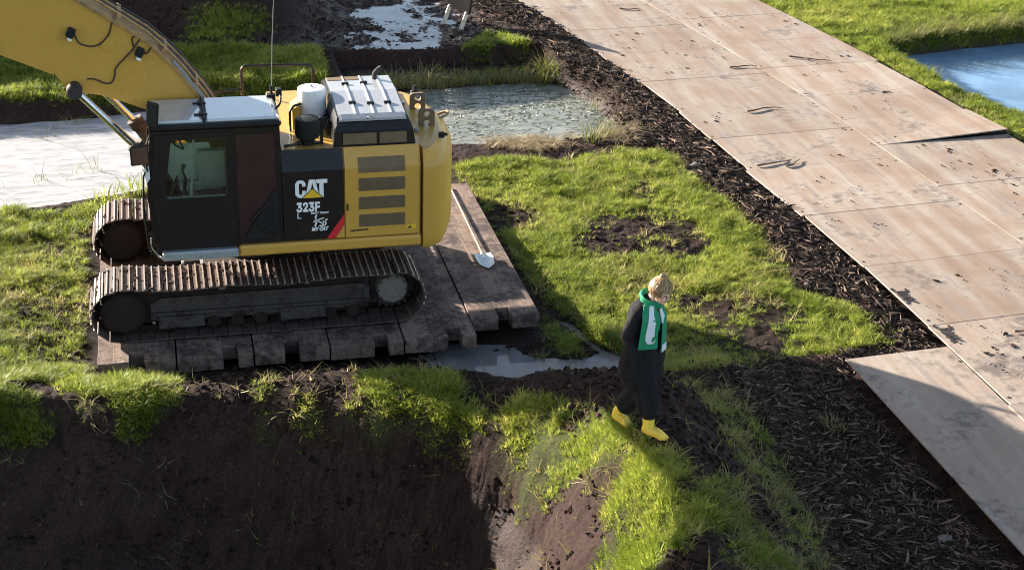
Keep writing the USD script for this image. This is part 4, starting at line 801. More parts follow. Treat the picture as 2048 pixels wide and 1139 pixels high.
for k, (x, y) in enumerate([(-3.9, 5.35), (-3.25, 5.7), (-2.75, 5.85), (-2.35, 6.1), (-3.2, 7.9)]):
    plant('water_reed', f'thin dark reed stems in the bright water, {["leftmost", "second from the left", "third from the left", "nearest the cab", "farthest from the camera"][k]} of five', x, y, tuft(780 + k, 12, 0.2, 0.55, 0.010, 0.16, (0.2, 1.5), 3), 'reed_blade', 'reed stems standing in the bright water', z=WATER_Z - 0.05)
for k, (x, y, h) in enumerate([(15.2, 8.7, .4), (15.45, 7.55, .42), (15.75, 6.55, .3), (15.7, 5.75, .42), (16.0, 4.9, .45), (16.4, 4.3, .4)]):
    plant('pond_reed', f'pale reed tuft between the steel road and the blue pond, {["farthest", "second farthest", "third farthest", "third nearest", "second nearest", "nearest"][k]} of six', x, y, tuft(800 + k, 46, 0.3 * h, h, 0.014, 0.25, (0.3, 1.3), 3), 'reed_blade', 'reeds on the near edge of the blue pond', z=max(float(height(x, y)[0]), WATER_Z - .03))
for k in range(11):
    xx = 15.4 + k * 0.62; yy = float(np.interp(xx, [15.15, 16.07, 17.06, 19.22, 22], [10.75, 11.2, 11.35, 11.72, 11.8]))
    plant('shore_sedge', f'overhanging yellow sedge clump on the far shore of the blue pond, {ORD[k]} from the left', xx, yy, tuft(820 + k, 110, 0.2, 0.55, 0.016, 0.34, (0.5, 1.7), 3), 'reed_blade', 'sedge clumps on the far shore of the blue pond')

# stones
for k, (x, y, s, lab) in enumerate([(8.02, 3.66, 0.12, 'pale flat stone at the edge of the turf beside the mulch'), (7.04, -7.3, 0.11, 'grey stone lying in the dark mulch near the bottom right'), (8.0, -1.2, 0.05, 'small white stone between the turf and the mulch')]):
    v, f = clod(60 + k); tag(obj('stone', (v * s * np.array([1.2, 1, .7]) + np.array([x, y, float(height(x, y)[0]) + s * .25]), f), 'stone_grey', smooth=40), lab, 'stone')

# branches and roots lying on the plates
STICKS = [(9.35, 3.35, 0.75, 0.25), (9.7, 3.3, 0.5, 0.5), (10.3, 6.1, 0.8, 0.15), (12.6, 9.2, 0.9, -0.45), (10.9, 8.9, 0.6, 0.1), (10.35, -3.4, 0.4, -0.5), (10.8, -3.2, 0.3, 0.3), (9.9, 13.6, 0.5, -0.1)]
SL = ['long dark root on the plates at the left edge beside the widest mulch', 'shorter root lying just right of the long root at the plate edge', 'bent twig in the left half of the road level with the yellow reed tuft', 'long forked stick on the right half of the far road', 'dark branch in the middle of the road on a mud smear', 'short brown twig near the painted letters', 'tiny twig right of the short brown twig', 'small stick near the top edge left of the road middle']
for k, (x, y, L, a) in enumerate(STICKS):
    r = np.random.default_rng(900 + k); n = 7
    p = np.stack([np.linspace(-L / 2, L / 2, n), np.cumsum(r.normal(0, [.012, .03, .05][k % 3], n)), 0.018 + 0.02 * r.uniform(0, 1, n)], 1)
    t = thing('stick', SL[k], 'stick', (x, y, 0.036), math.degrees(a)); obj('stem', tube(p, np.linspace(0.02, 0.007, n), 6), 'mulch_wood', t)
    i = r.integers(2, 5)
    if k % 3 == 0:
        obj('side_twig', tube([p[i], p[i] + np.array([.1, .09 * (-1) ** k, .01]), p[i] + np.array([.2, .13 * (-1) ** k, .0])], [.011, .008, .004], 5), 'mulch_wood', t)

# ------------------------------------------------------------------ the tracked excavator (its own x runs from the boom to the counterweight)
EX = thing('excavator', 'yellow and black tracked excavator parked across the timber mats', 'excavator', (0, 0, 0))


def part(name, mesh, mat, parent=None, smooth=False, label=None):
    return obj(name, mesh, mat, EX if parent is None else parent, smooth, label)


r6 = np.random.default_rng(66)
TX, TR, TZ = 1.82, 0.355, 0.395            # ends of the track, pin line radius, height of the axles


def track_path(s):
    """Point, outward normal on the closed track line; top run sags a little."""
    L = 2 * TX; P = 2 * L + 2 * math.pi * TR; s = s % P
    if s < L:
        x = -TX + s; sag = 0.035 * (1 - (x / TX) ** 2) + 0.018 * math.sin(x * 4.2); return np.array([x, TZ + TR - sag]), np.array([0.0, 1.0])
    s -= L
    if s < math.pi * TR:
        a = math.pi / 2 - s / TR; return np.array([TX + TR * math.cos(a), TZ + TR * math.sin(a)]), np.array([math.cos(a), math.sin(a)])
    s -= math.pi * TR
    if s < L:
        return np.array([TX - s, TZ - TR]), np.array([0.0, -1.0])
    s -= L; a = -math.pi / 2 - s / TR
    return np.array([-TX + TR * math.cos(a), TZ + TR * math.sin(a)]), np.array([math.cos(a), math.sin(a)])


PER = 4 * TX + 2 * math.pi * TR
NS = 50
for side in (-1, 1):
    yc = side * 1.19; w = 0.77
    out = -1 if side < 0 else 1
    frame = part('track_frame', cat(prism([(-1.44, 0.24), (-1.44, 0.46), (-1.3, 0.54), (1.36, 0.56), (1.46, 0.50), (1.46, 0.30), (1.2, 0.22), (-1.2, 0.2)], yc - 0.2, yc + 0.22), box(-1.42, 1.44, yc + out * 0.225 - .02, yc + out * 0.225 + .02, 0.30, 0.345, .006)), 'mud_steel')
    for k in range(9):
        x = -1.25 + k * 0.31
        part('track_roller', lathe([(0, -.21), (.085, -.21), (.085, -.1), (.06, -.08), (.06, .08), (.085, .1), (.085, .21), (0, .21)], 14, (x, yc, 0.155), 'y'), 'track_mud', frame, 30)
    for x in (-1.05, 0.55):
        part('roller_guard', box(x - .3, x + .3, yc + out * .24 - .012, yc + out * .24 + .012, 0.12, 0.29, .006), 'mud_steel', frame)
    for x in (-0.5, 0.62):
        part('carrier_roller', lathe([(0, -.17), (.055, -.17), (.062, -.1), (.062, .2), (0, .2)], 16, (x, yc, 0.665), 'y'), 'hub_steel', frame, 30)
    idl = part('idler', lathe([(0, -.2), (.16, -.2), (.27, -.14), (.29, -.1), (.29, .1), (.27, .14), (.16, .2), (0, .2)], 30, (-TX, yc, TZ), 'y'), 'track_mud', None, 30)
    v, f = lathe([(0, .30), (.12, .305), (.24, .285), (.30, .25), (.31, .1), (.25, 0), (0, 0)], 40, (-TX + .02, yc if side < 0 else yc - .02, TZ - .01), 'y')
    v = v + 0.05 * (np.stack([meshkit.fbm(v * 6 + k * 9.1, 3, k) for k in range(3)], 1) - .5); part('mud_cake', (v, f), 'track_mud', idl, True)
    bx = trimesh.creation.box([3.0, .32, .50]); bx = bx.subdivide().subdivide().subdivide().subdivide(); bv_ = np.asarray(bx.vertices) + np.array([-.08, yc, .42])
    bv_ = bv_ + 0.16 * (np.stack([meshkit.fbm(bv_ * 5 + 11 * k, 4, 60 + k) for k in range(3)], 1) - .5) * np.array([1, .5, .7]); part('packed_peat', (bv_, np.asarray(bx.faces)), 'track_mud', frame, True)
    # sprocket with teeth and the round final drive cover
    n = 21; prof = []
    for k in range(n):
        a = 2 * math.pi * k / n
        for da, rr in ((-.10, .29), (-.05, .335), (.05, .335), (.10, .29)):
            prof.append((TX - .04 + rr * math.cos(a + da), TZ + .02 + rr * math.sin(a + da)))
    spr = part('sprocket', prism(prof, yc - .035, yc + .035), 'mud_steel')
    part('final_drive', lathe([(0, .275), (.10, .275), (.115, .262), (.175, .262), (.20, .245), (.215, .20), (.22, .0), (.25, -.02), (.25, -.1), (0, -.1)], 36, (TX - .05, yc if side < 0 else yc + .02, TZ + .06), 'y'), 'hub_steel', spr, 30)
    for k in range(10):
        a = 2 * math.pi * k / 10
        part('cover_bolt', lathe([(.0, .27), (.014, .27), (.014, .25)], 6, (TX - .05 + .19 * math.cos(a), yc if side < 0 else yc + .02, TZ + .06 + .19 * math.sin(a)), 'y'), 'mud_steel', spr)
    chain = []
    for k in range(NS):
        p, nn = track_path(PER * (k + .5) / NS); t = np.array([nn[1], -nn[0]]); pitch = PER / NS
        lift = 0.012
        def quad(a0, a1, n0, n1, y0, y1):
            c = [p + t * a + nn * b for a, b in ((a0, n0), (a1, n0), (a1, n1), (a0, n1))]
            V = [(q[0], y, q[1]) for y in (y0, y1) for q in c]; return hull(V)
        dw = r6.uniform(-.004, .004)
        sh = part('track_shoe', quad(-pitch / 2 + .006, pitch / 2 - .006, 0.0, 0.016, yc - w / 2 + dw, yc + w / 2 + dw), 'shoe_steel')
        if nn[1] > -0.5:
            for a in (-.052, .043):
                part('grouser', quad(a - .008, a + .008, .014, .014 + r6.uniform(.018, .026), yc - w / 2 + .004 + dw, yc + w / 2 - .004 + dw), 'grouser_steel', sh)
        chain.append(quad(-pitch * .42, pitch * .42, -.07, -.004, yc - .1, yc - .06)); chain.append(quad(-pitch * .42, pitch * .42, -.07, -.004, yc + .06, yc + .1))
    tag(part('track_chain', cat(*chain), 'track_mud', frame), kind='stuff')

part('car_body', cat(box(-.75, .75, -.98, .98, .46, .72, .04), box(-1.0, 1.0, -.6, .6, .5, .68, .04)), 'mud_steel')
part('swing_ring', lathe([(0, .7), (.66, .7), (.66, .8), (.58, .82), (.58, 1.04), (0, 1.04)], 40), 'mud_steel', None, 30)

# upper structure
UF = part('upper_frame', cat(box(-.62, 2.2, -1.30, 1.30, 1.03, 1.19, .015), box(-1.2, -.3, -1.32, -.42, 1.08, 1.17, .01), box(-.9, .3, -.36, -.30, 1.15, 1.95, .01), box(-.9, .3, .30, .36, 1.15, 1.95, .01)), 'yellow_paint')
part('side_skirt', box(-.255, 2.16, -1.425, -1.315, 1.075, 1.225, .03), 'yellow_paint', UF, 30)
part('side_skirt', box(-.9, 2.16, 1.315, 1.41, 1.075, 1.225, .03), 'yellow_paint', UF, 30)
stp = part('cab_step', box(-1.235, -.262, -1.445, -1.315, 1.085, 1.205, .02), 'step_grip', UF, 30, 'grey checkered metal step below the cab door')
for k in range(14):
    part('grip_tooth', box(-1.2 + k * .066, -1.165 + k * .066, -1.452, -1.442, 1.12, 1.17, .002), 'step_grip', stp)
SEC = [(-1.33, 1.19), (-1.33, 2.20), (-1.215, 2.455), (1.215, 2.455), (1.33, 2.2), (1.33, 1.19)]
HOUSE = part('engine_house', prism(SEC, .365, 2.165, 'x'), 'yellow_paint')


def panel(x0, x1, proud):
    """A door skin that follows the house side and its sloping shoulder."""
    o = [(-1.33 - proud, 1.235), (-1.33 - proud, 2.205), (-1.219 - proud * .55, 2.447 + proud * .5)]
    i = [(-1.21, 2.44), (-1.325, 2.19), (-1.325, 1.235)]
    return prism(o + i, x0, x1, 'x')


BD = part('service_door', panel(.345, 1.142, .028), 'black_paint', None, False, 'black service door carrying the white lettering')
YD = part('service_door', panel(1.158, 2.138, .028), 'yellow_paint', None, False, 'yellow service door with four grilles')
FACE = -1.358


def on_face(m, x, z, sx=1.0, sz=1.0, shear=0.0, off=0.0):
    v = np.asarray(m[0] if isinstance(m, tuple) else m.vertices, float); f = np.asarray(m[1] if isinstance(m, tuple) else m.faces)
    X = v[:, 0] * sx + shear * v[:, 1] * sz; return np.stack([x + X, FACE - off - v[:, 2], z + v[:, 1] * sz], 1), f


def lettering(text, x, z, width, height, bold=True, mat='white_print', shear=0.0, parent=BD, name='lettering', off=0.0, fat=0.0):
    for word in [text]:
        m = meshkit.text_mesh(text, height, 0.003, bold); w = m.vertices[:, 0].max() - m.vertices[:, 0].min()
        if fat:
            m = trimesh.util.concatenate([m.copy().apply_translation((dx * fat, dz * fat, 0.0003 * k)) for k, (dx, dz) in enumerate(((0, 0), (1, 0), (-1, 0), (0, 1), (0, -1), (.7, .7), (-.7, .7), (.7, -.7), (-.7, -.7)))])
        part(name, on_face(m, x - m.vertices[:, 0].min() * width / w, z, width / w, 1.0, shear, off), mat, parent)


# the maker's wordmark: heavy condensed letters and the yellow triangle cut into the A
def poly_face(pts, mat, parent, name, d=0.003, off=0.0):
    v, f = trimesh.creation.extrude_polygon(pts if hasattr(pts, 'exterior') else Polygon(pts), d, engine='earcut'), None
    part(name, on_face(v, 0, 0, off=off), mat, parent)


x0, z0, h = 0.505, 1.835, 0.25
C_ = Polygon([(0, .05), (.03, .01), (.075, 0), (.115, .015), (.135, .055), (.135, .10), (.09, .10), (.09, .06), (.078, .045), (.062, .045), (.05, .06), (.05, .19), (.062, .205), (.078, .205), (.09, .19), (.09, .16), (.135, .16), (.135, .205), (.112, .237), (.075, .25), (.03, .24), (0, .20)])
A_ = Polygon([(.128, 0), (.182, .25), (.262, .25), (.318, 0), (.268, 0), (.258, .05), (.19, .05), (.178, 0)], [[(.2, .095), (.248, .095), (.224, .21)]])
T_ = Polygon([(.262, .25), (.262, .195), (.315, .195), (.315, 0), (.37, 0), (.37, .195), (.42, .195), (.42, .25)])
tri = Polygon([(.095, -.004), (.222, .118), (.352, -.004)])
gap = tri.buffer(.012, join_style=2)
C_, A_, T_ = C_.difference(gap), A_.difference(gap), T_.difference(gap).difference(A_.buffer(.008))
for g in (C_, A_, T_):
    for q in getattr(g, 'geoms', [g]):
        if q.area > 2e-4:
            poly_face(shapely.affinity.translate(q, x0, z0), 'white_print', BD, 'wordmark_letter')
poly_face(shapely.affinity.translate(tri, x0, z0), 'yellow_print', BD, 'wordmark_triangle')
lettering('323F', .515, 1.645, .30, .118, fat=.006)
lettering('L', .525, 1.545, .05, .085, False)
lettering("DON'T TOUCH", .70, 1.600, .225, .026, True, shear=.25, fat=.001)
lettering('MY CAT', .705, 1.36, .21, .048, True, shear=.2, fat=.003)
for pts, w in (([(.76, 1.555), (.775, 1.50), (.755, 1.43)], .022), ([(.775, 1.51), (.87, 1.535)], .013), ([(.77, 1.53), (.735, 1.485)], .012), ([(.775, 1.50), (.83, 1.475), (.87, 1.43), (.81, 1.425)], .016), ([(.86, 1.49), (.90, 1.465), (.885, 1.43)], .014), ([(.855, 1.455), (.895, 1.50)], .014)):
    poly_face(LineString(pts).buffer(w / 2), 'white_print', BD, 'picture_stroke')
for cx, cz in ((.77, 1.575), (.905, 1.512)):
    poly_face(Point(cx, cz).buffer(.013, 6), 'white_print', BD, 'picture_head')
poly_face([(.905, 1.238), (1.141, 1.575), (1.141, 1.425), (1.02, 1.238)], 'red_print', BD, 'red_stripe', .002)
poly_face([(1.022, 1.238), (1.141, 1.422), (1.141, 1.238)], 'yellow_paint', BD, 'yellow_corner', .002)
for k, (za, zb) in enumerate([(2.335, 2.13), (2.06, 1.875), (1.80, 1.615), (1.55, 1.375)]):
    if k == 0:
        za, zb = 2.19, 2.03
for k, (za, zb) in enumerate([(2.15, 2.33), (1.885, 2.065), (1.625, 1.80), (1.375, 1.55)]):
    x0_, x1_ = 1.335, 1.955
    if k == 0:       # this one sits across the bend of the shoulder
        def shoulder(z):
            return FACE if z < 2.205 else FACE + (z - 2.205) * .46
        g = part('vent_grille', prism([(shoulder(2.14) - .004, 2.14), (FACE - .004, 2.205), (shoulder(2.33) - .004, 2.335), (shoulder(2.33) + .01, 2.335), (FACE + .01, 2.205), (shoulder(2.14) + .01, 2.14)], x0_, x1_, 'x'), 'grille_mesh', YD)
    else:
        g = part('vent_grille', prism(Polygon([(x0_, za), (x1_, za), (x1_, zb), (x0_, zb)]).buffer(-.015).buffer(.015), FACE - .004, FACE + .01), 'grille_mesh', YD)
        for q in range(9):
            zz = za + .014 + q * (zb - za - .028) / 8
            part('louvre', box(x0_ + .02, x1_ - .02, FACE - .010, FACE - .004, zz - .0035, zz + .0035), 'grille_mesh', g)
poly_face([(1.97, 1.30), (2.10, 1.31), (2.10, 1.37), (1.97, 1.36)], 'yellow_print', YD, 'warning_sticker')
poly_face([(1.98, 1.315), (2.02, 1.355), (2.05, 1.32)], 'black_marking', YD, 'sticker_mark', .002, .003)
poly_face([(1.22, 1.315), (1.46, 1.325), (1.46, 1.345), (1.22, 1.335)], 'black_marking', YD, 'maker_plate')
part('door_handle', box(1.175, 1.195, FACE - .02, FACE, 1.62, 1.72, .006), 'black_rubber', YD)

# counterweight: the round heavy tail
base = Point(0, 0).buffer(2.80, 96).intersection(shapely.geometry.box(1.2, -1.37, 3.2, 1.37)).buffer(-.3).buffer(.3)
ang = np.linspace(0, 2 * math.pi, 73)[:-1]; ctr = np.array([2.32, 0.0])


def outline(d):
    g = base.buffer(-d).intersection(shapely.geometry.box(2.172, -3, 4, 3)); ring = []
    for a in ang:
        l = LineString([ctr, ctr + 4 * np.array([math.cos(a), math.sin(a)])]).intersection(g.exterior); q = np.asarray(shapely.get_coordinates(l))[-1]; ring.append((q[0], q[1]))
    return np.array(ring)


rings = [np.column_stack([outline(d), np.full(72, z)]) for d, z in ((.26, .93), (.14, .95), (.05, 1.01), (.012, 1.1), (0, 1.2), (0, 2.12), (.012, 2.2), (.05, 2.29), (.11, 2.35), (.19, 2.385), (.28, 2.395))]
CW = part('counterweight', loft(rings), 'yellow_paint', None, 35)
for y in (.36, -.36):     # upright lugs with two holes
    lug = Polygon([(2.36, 2.36), (2.36, 2.58), (2.48, 2.58), (2.48, 2.36)]).buffer(.05).difference(Point(2.42, 2.56).buffer(.045, 12)).difference(Point(2.42, 2.435).buffer(.045, 12))
    part('lifting_eye', prism(lug, y - .025, y + .025), 'grille_mesh', CW)
part('reversing_camera', cat(box(2.50, 2.58, -.86, -.80, 2.38, 2.46, .01), rod((2.57, -.83, 2.43), (2.62, -.83, 2.42), .022, 10)), 'black_rubber', CW)
part('rear_lamp', cat(box(2.44, 2.56, 1.0, 1.07, 2.38, 2.44, .01), rod((2.5, 1.03, 2.44), (2.5, 1.03, 2.52), .03, 10)), 'black_rubber', CW)
part('grab_handle', tube(bend([(2.66, .02, 2.34), (2.80, .05, 2.40), (2.84, .2, 2.40), (2.70, .25, 2.34)], 5, .08), .02, 8), 'yellow_worn', CW)
part('deck_latch', box(2.21, 2.27, -.62, -.54, 2.395, 2.44, .01), 'grey_steel', CW)
part('deck_latch', box(2.21, 2.27, .52, .60, 2.395, 2.44, .01), 'grey_steel', CW)

# engine hood, black sides, grey ribbed top
hp = []
for y, z, a, b in ((-1.205, 2.456, 1.03, 2.12), (-1.195, 2.66, 1.06, 2.09), (-1.14, 2.74, 1.09, 2.06), (-1.0, 2.795, 1.11, 2.04), (-.2, 2.86, 1.11, 2.04), (.45, 2.85, 1.10, 2.03), (.62, 2.78, 1.09, 2.02), (.72, 2.456, 1.07, 2.04)):
    hp += [(a, y, z), (b, y, z)]
HOOD = part('engine_hood', hull(hp), 'black_paint')
tp = [(-1.10, 2.765), (-1.0, 2.799), (-.2, 2.864), (.45, 2.854)]
part('hood_top', prism([(y, z) for y, z in tp] + [(y, z + .022) for y, z in tp[::-1]], 1.135, 2.015, 'x'), 'hood_panel', HOOD)
part('hood_crease', prism([(y, z + .022) for y, z in tp[:2]] + [(y, z + .034) for y, z in tp[1::-1]], 1.16, 1.99, 'x'), 'hood_panel', HOOD)
for x in (1.36, 1.60, 1.83):
    part('hood_rib', prism([(y, z + .021) for y, z in tp[1:]] + [(y, z + .036) for y, z in tp[:0:-1]], x - .010, x + .010, 'x'), 'hood_rib_grey', HOOD, False, 'pale raised rib')
for x, y in ((1.36, -.62), (1.60, -.66), (1.83, -.66), (1.36, .1), (1.62, .12)):
    z = float(np.interp(y, [t[0] for t in tp], [t[1] for t in tp])) + .022
    part('hood_latch', box(x - .05, x + .05, y - .03, y + .02, z, z + .03, .006), 'black_rubber', HOOD)
for a, b in ((1.16, 1.60), (1.64, 2.0)):
    part('hood_grille', prism([(-1.208, 2.49), (-1.200, 2.64), (-1.212, 2.64), (-1.220, 2.49)], a, b, 'x'), 'grille_mesh', HOOD)
    part('hood_grille_lip', box(a, b, -1.222, -1.2, 2.645, 2.66, .003), 'black_rubber', HOOD)
part('hood_handle', tube(bend([(1.5, -1.10, 2.79), (1.5, -1.13, 2.83), (1.57, -1.13, 2.83), (1.57, -1.10, 2.79)], 4, .02), .007, 6), 'chrome', HOOD)
part('dark_panel', box(1.14, 1.62, .28, .43, 2.874, 2.884, .002), 'grille_mesh', HOOD)
part('exhaust_pipe', tube(bend([(1.80, .30, 2.8), (1.80, .30, 2.97), (1.90, .30, 3.04)], 6, .1), .036, 12), 'mud_steel', HOOD, 30)

# deck between cab and hood
part('white_tank', lathe([(0, 2.44), (.185, 2.44), (.192, 2.46), (.192, 2.93), (.185, 2.95), (.17, 2.957), (0, 2.962)], 36, (.87, -.2, 0)), 'white_plastic', None, 30, 'tall white cylindrical tank behind the cab')
part('tank_cap_wire', tube([(.86, -.16, 2.96), (.875, -.2, 2.985), (.885, -.22, 2.96)], .008, 6), 'black_rubber')
PRE = part('air_precleaner', lathe([(0, 2.50), (.09, 2.50), (.10, 2.53), (.15, 2.56), (.165, 2.60), (.165, 2.78), (.15, 2.815), (.08, 2.83), (0, 2.83)], 30, (.72, -1.02, 0)), 'black_rubber', None, 30)
part('precleaner_neck', lathe([(.08, 2.45), (.08, 2.52)], 18, (.72, -1.02, 0)), 'black_rubber', PRE)
part('precleaner_bracket', cat(box(.88, .92, -1.05, -1.0, 2.45, 2.82, .005), box(.55, .9, -1.06, -.98, 2.455, 2.48, .005)), 'black_paint', PRE)
part('yellow_bracket', prism([(.58, 2.455), (.58, 2.74), (.68, 2.80), (.70, 2.455)], -.45, -.12), 'yellow_paint')
part('guard_hoop', tube(bend([(.545, -.50, 2.455), (.545, -.50, 2.74), (.60, -.48, 2.80), (.70, -.40, 2.80)], 5, .08), .018, 8), 'black_paint')
part('deck_hose', tube(bend([(.40, -1.12, 2.475), (.55, -1.15, 2.50), (.62, -1.06, 2.52), (.75, -.85, 2.48)], 5, .1), .02, 8), 'hose_rubber')
for k in range(4):
    part('hood_side_hose', tube(bend([(1.02, -.75 + .12 * k, 2.46), (1.0 - .02 * k, -.72 + .12 * k, 2.60), (1.05, -.62 + .12 * k, 2.66), (1.08, -.55 + .12 * k, 2.56)], 5, .06), .014, 6), 'hose_rubber')
part('tool_box', box(-.95, .34, .46, 1.31, 1.20, 2.15, .04), 'yellow_paint', None, 30)
RAIL = part('deck_rail', tube(bend([(.03, 1.25, 2.12), (.03, 1.25, 2.84), (1.05, 1.25, 2.82), (1.05, 1.25, 2.44)], 7, .1), .021, 10), 'black_paint', None, True)
part('front_rail', tube(bend([(-.75, 1.25, 2.12), (-.46, 1.25, 2.46), (.03, 1.25, 2.50)], 6, .15), .019, 8), 'black_paint', RAIL, True)

# cab
def rrect(a, b, c, d, r):
    return shapely.geometry.box(a + r, c + r, b - r, d - r).buffer(r, 6)


SIDE = Polygon([(-1.30, 1.18), (-1.365, 1.9), (-1.355, 2.3), (-1.275, 2.83), (.335, 2.87), (.335, 1.17)])
WIN = Polygon([(-1.155, 1.925), (-1.03, 2.71), (-.355, 2.725), (-.365, 1.925)]).buffer(-.05).buffer(.05, 6)
REAR = rrect(-.225, .265, 1.30, 2.74, .04)
CAB = part('cab_shell', cat(prism(SIDE.difference(WIN.buffer(.012)).difference(REAR), -1.345, -1.295), prism(SIDE.difference(rrect(-1.17, -.82, 1.75, 2.70, .05)), -.46, -.41), box(.285, .335, -1.295, -.46, 1.17, 1.75), box(.285, .335, -1.295, -1.2, 1.75, 2.85), box(.285, .335, -.55, -.46, 1.75, 2.85),
                            box(-1.25, .29, -1.3, -.45, 1.17, 1.22)), 'black_paint')
DOOR = part('cab_door', prism(Polygon([(-1.245, 1.225), (-1.305, 1.9), (-1.295, 2.25), (-1.225, 2.79), (-.272, 2.80), (-.272, 1.225)]).difference(WIN), -1.366, -1.342), 'black_paint', None, False, 'black cab door with a large side window')
part('window_pane', prism(WIN.buffer(.008), -1.350, -1.345), 'window_glass', DOOR)
part('window_sill', prism([(-1.15, 1.925), (-.37, 1.925), (-.37, 1.937), (-1.147, 1.937)], -1.344, -1.30), 'step_grip', DOOR)
part('window_bar', prism([(-.835, 1.926), (-.76, 2.715), (-.735, 2.715), (-.808, 1.926)], -1.340, -1.325), 'cab_trim', DOOR)
part('door_handle', box(-.80, -.70, -1.385, -1.366, 1.86, 1.885, .006), 'black_rubber', DOOR)
part('kick_moulding', tube(bend([(-1.18, 1.47, 0), (-.78, 1.285, 0), (-.30, 1.30, 0)], 5, .2)[:, [0, 2, 1]] + np.array([0, -1.368, 0]), .010, 6), 'black_rubber', DOOR)
part('hinge_cover', box(-.33, -.28, -1.378, -1.366, 2.32, 2.42, .004), 'black_rubber', DOOR)
part('hinge_cover', box(-.33, -.28, -1.378, -1.366, 1.5, 1.6, .004), 'black_rubber', DOOR)
part('rear_side_pane', prism(REAR.buffer(.01), -1.338, -1.328), 'tinted_glass', CAB)
VENT = part('side_vent', prism(Polygon([(-.175, 1.305), (.265, 2.02), (.285, 2.02), (.285, 1.305)]).buffer(-.03).buffer(.03), -1.368, -1.346), 'black_rubber', CAB, False, 'black triangular vent with curved ribs')
for k in range(5):
    cx, cz, rr = .30, 1.30, .10 + .075 * k
    a0 = math.radians(95); a1 = math.radians(168 - 4 * k)
    p = [(cx + rr * math.cos(a) * 1.02, -1.372, cz + rr * math.sin(a) * 1.25) for a in np.linspace(a0, a1, 9)]
    part('vent_rib', tube(p, .016, 6), 'black_paint', VENT, True)
part('windscreen', prism([(-1.295, 1.25), (-1.36, 1.9), (-1.35, 2.3), (-1.272, 2.8), (-1.266, 2.8), (-1.344, 2.3), (-1.354, 1.9), (-1.289, 1.25)], -1.29, -.47), 'window_glass', CAB)
part('rear_pane', box(.305, .312, -1.2, -.55, 1.75, 2.84), 'window_glass', CAB)
part('far_pane', prism(rrect(-1.17, -.82, 1.75, 2.70, .05), -.44, -.434), 'window_glass', CAB)
ROOF = part('cab_roof', box(-1.31, .36, -1.375, -.39, 2.83, 2.915, .03), 'black_paint', CAB, 30)
part('roof_skylight', box(-1.27, -.62, -1.31, -.43, 2.90, 2.950, .025), 'roof_panel', CAB, 30)
part('roof_cover', box(-.585, .33, -1.31, -.43, 2.90, 2.955, .03), 'roof_panel', CAB, 30)
part('roof_strap', box(-.612, -.592, -1.30, -.44, 2.93, 2.975, .006), 'black_rubber', CAB)
for y in (-1.12, -.68):
    part('roof_clip', box(-.72, -.55, y - .012, y + .012, 2.945, 2.972, .004), 'black_rubber', CAB)
    part('roof_clip', box(-.66, -.62, y - .05, y + .05, 2.945, 2.985, .004), 'black_rubber', CAB)
ANT = part('whip_antenna', tube([(.31, -.5, 2.94), (.33, -.5, 3.4), (.36, -.5, 3.9), (.42, -.5, 4.7)], [.008, .006, .005, .003], 6), 'grey_steel')
part('antenna_foot', cat(box(.24, .36, -.56, -.44, 2.90, 2.99, .01), rod((.31, -.5, 2.95), (.31, -.5, 3.1), .018, 8)), 'black_rubber', ANT)
part('roof_bracket', tube(bend([(.30, -1.0, 2.93), (.38, -.95, 2.99), (.42, -.7, 3.02), (.38, -.48, 2.96)], 5, .1), .016, 7), 'black_rubber', CAB)
part('work_lamp', cat(box(.36, .44, -.62, -.50, 2.98, 3.08, .012)), 'black_rubber', CAB)
# cab inside
SEAT = part('seat', cat(box(-.78, -.28, -1.12, -.64, 1.62, 1.76, .05), box(-.36, -.22, -1.10, -.66, 1.74, 2.38, .05), box(-.34, -.24, -1.0, -.76, 2.38, 2.58, .04)), 'seat_cloth', None, 30)
part('seat_base', box(-.7, -.32, -1.05, -.7, 1.22, 1.62, .02), 'black_rubber', SEAT)
for y in (-1.2, -.58):
    part('arm_console', box(-.95, -.38, y - .07, y + .07, 1.72, 1.86, .03), 'cab_trim', SEAT, 30)
    part('control_stick', tube([(-.86, y, 1.86), (-.90, y, 2.0), (-.88, y, 2.08)], [.014, .014, .028], 8), 'black_rubber', SEAT)
part('side_console', box(-.70, -.3, -.66, -.48, 1.75, 2.28, .03), 'cab_trim', SEAT, 30)
for y in (-.98, -.82):
    part('drive_lever', tube(bend([(-1.02, y, 1.22), (-1.1, y, 1.75), (-.97, y, 2.03)], 5, .1), .014, 7), 'black_rubber', SEAT)
part('display', box(-1.17, -1.13, -.70, -.50, 2.02, 2.22, .012), 'black_rubber', SEAT)
part('inside_frame', tube(bend([(-1.02, -.5, 2.66), (-1.0, -.5, 2.36), (-.86, -.5, 2.26), (-.97, -.5, 2.55)], 4, .04), .012, 6), 'black_rubber', SEAT)

part('pale_lining', prism(rrect(-1.20, -.52, 1.26, 2.35, .06), -.475, -.462), 'cab_pale', SEAT)  # added lining, its pale colour imitates sunlight inside the cab
part('pale_lining', box(-1.2, -.8, -1.26, -.5, 1.222, 1.24), 'cab_pale', SEAT)
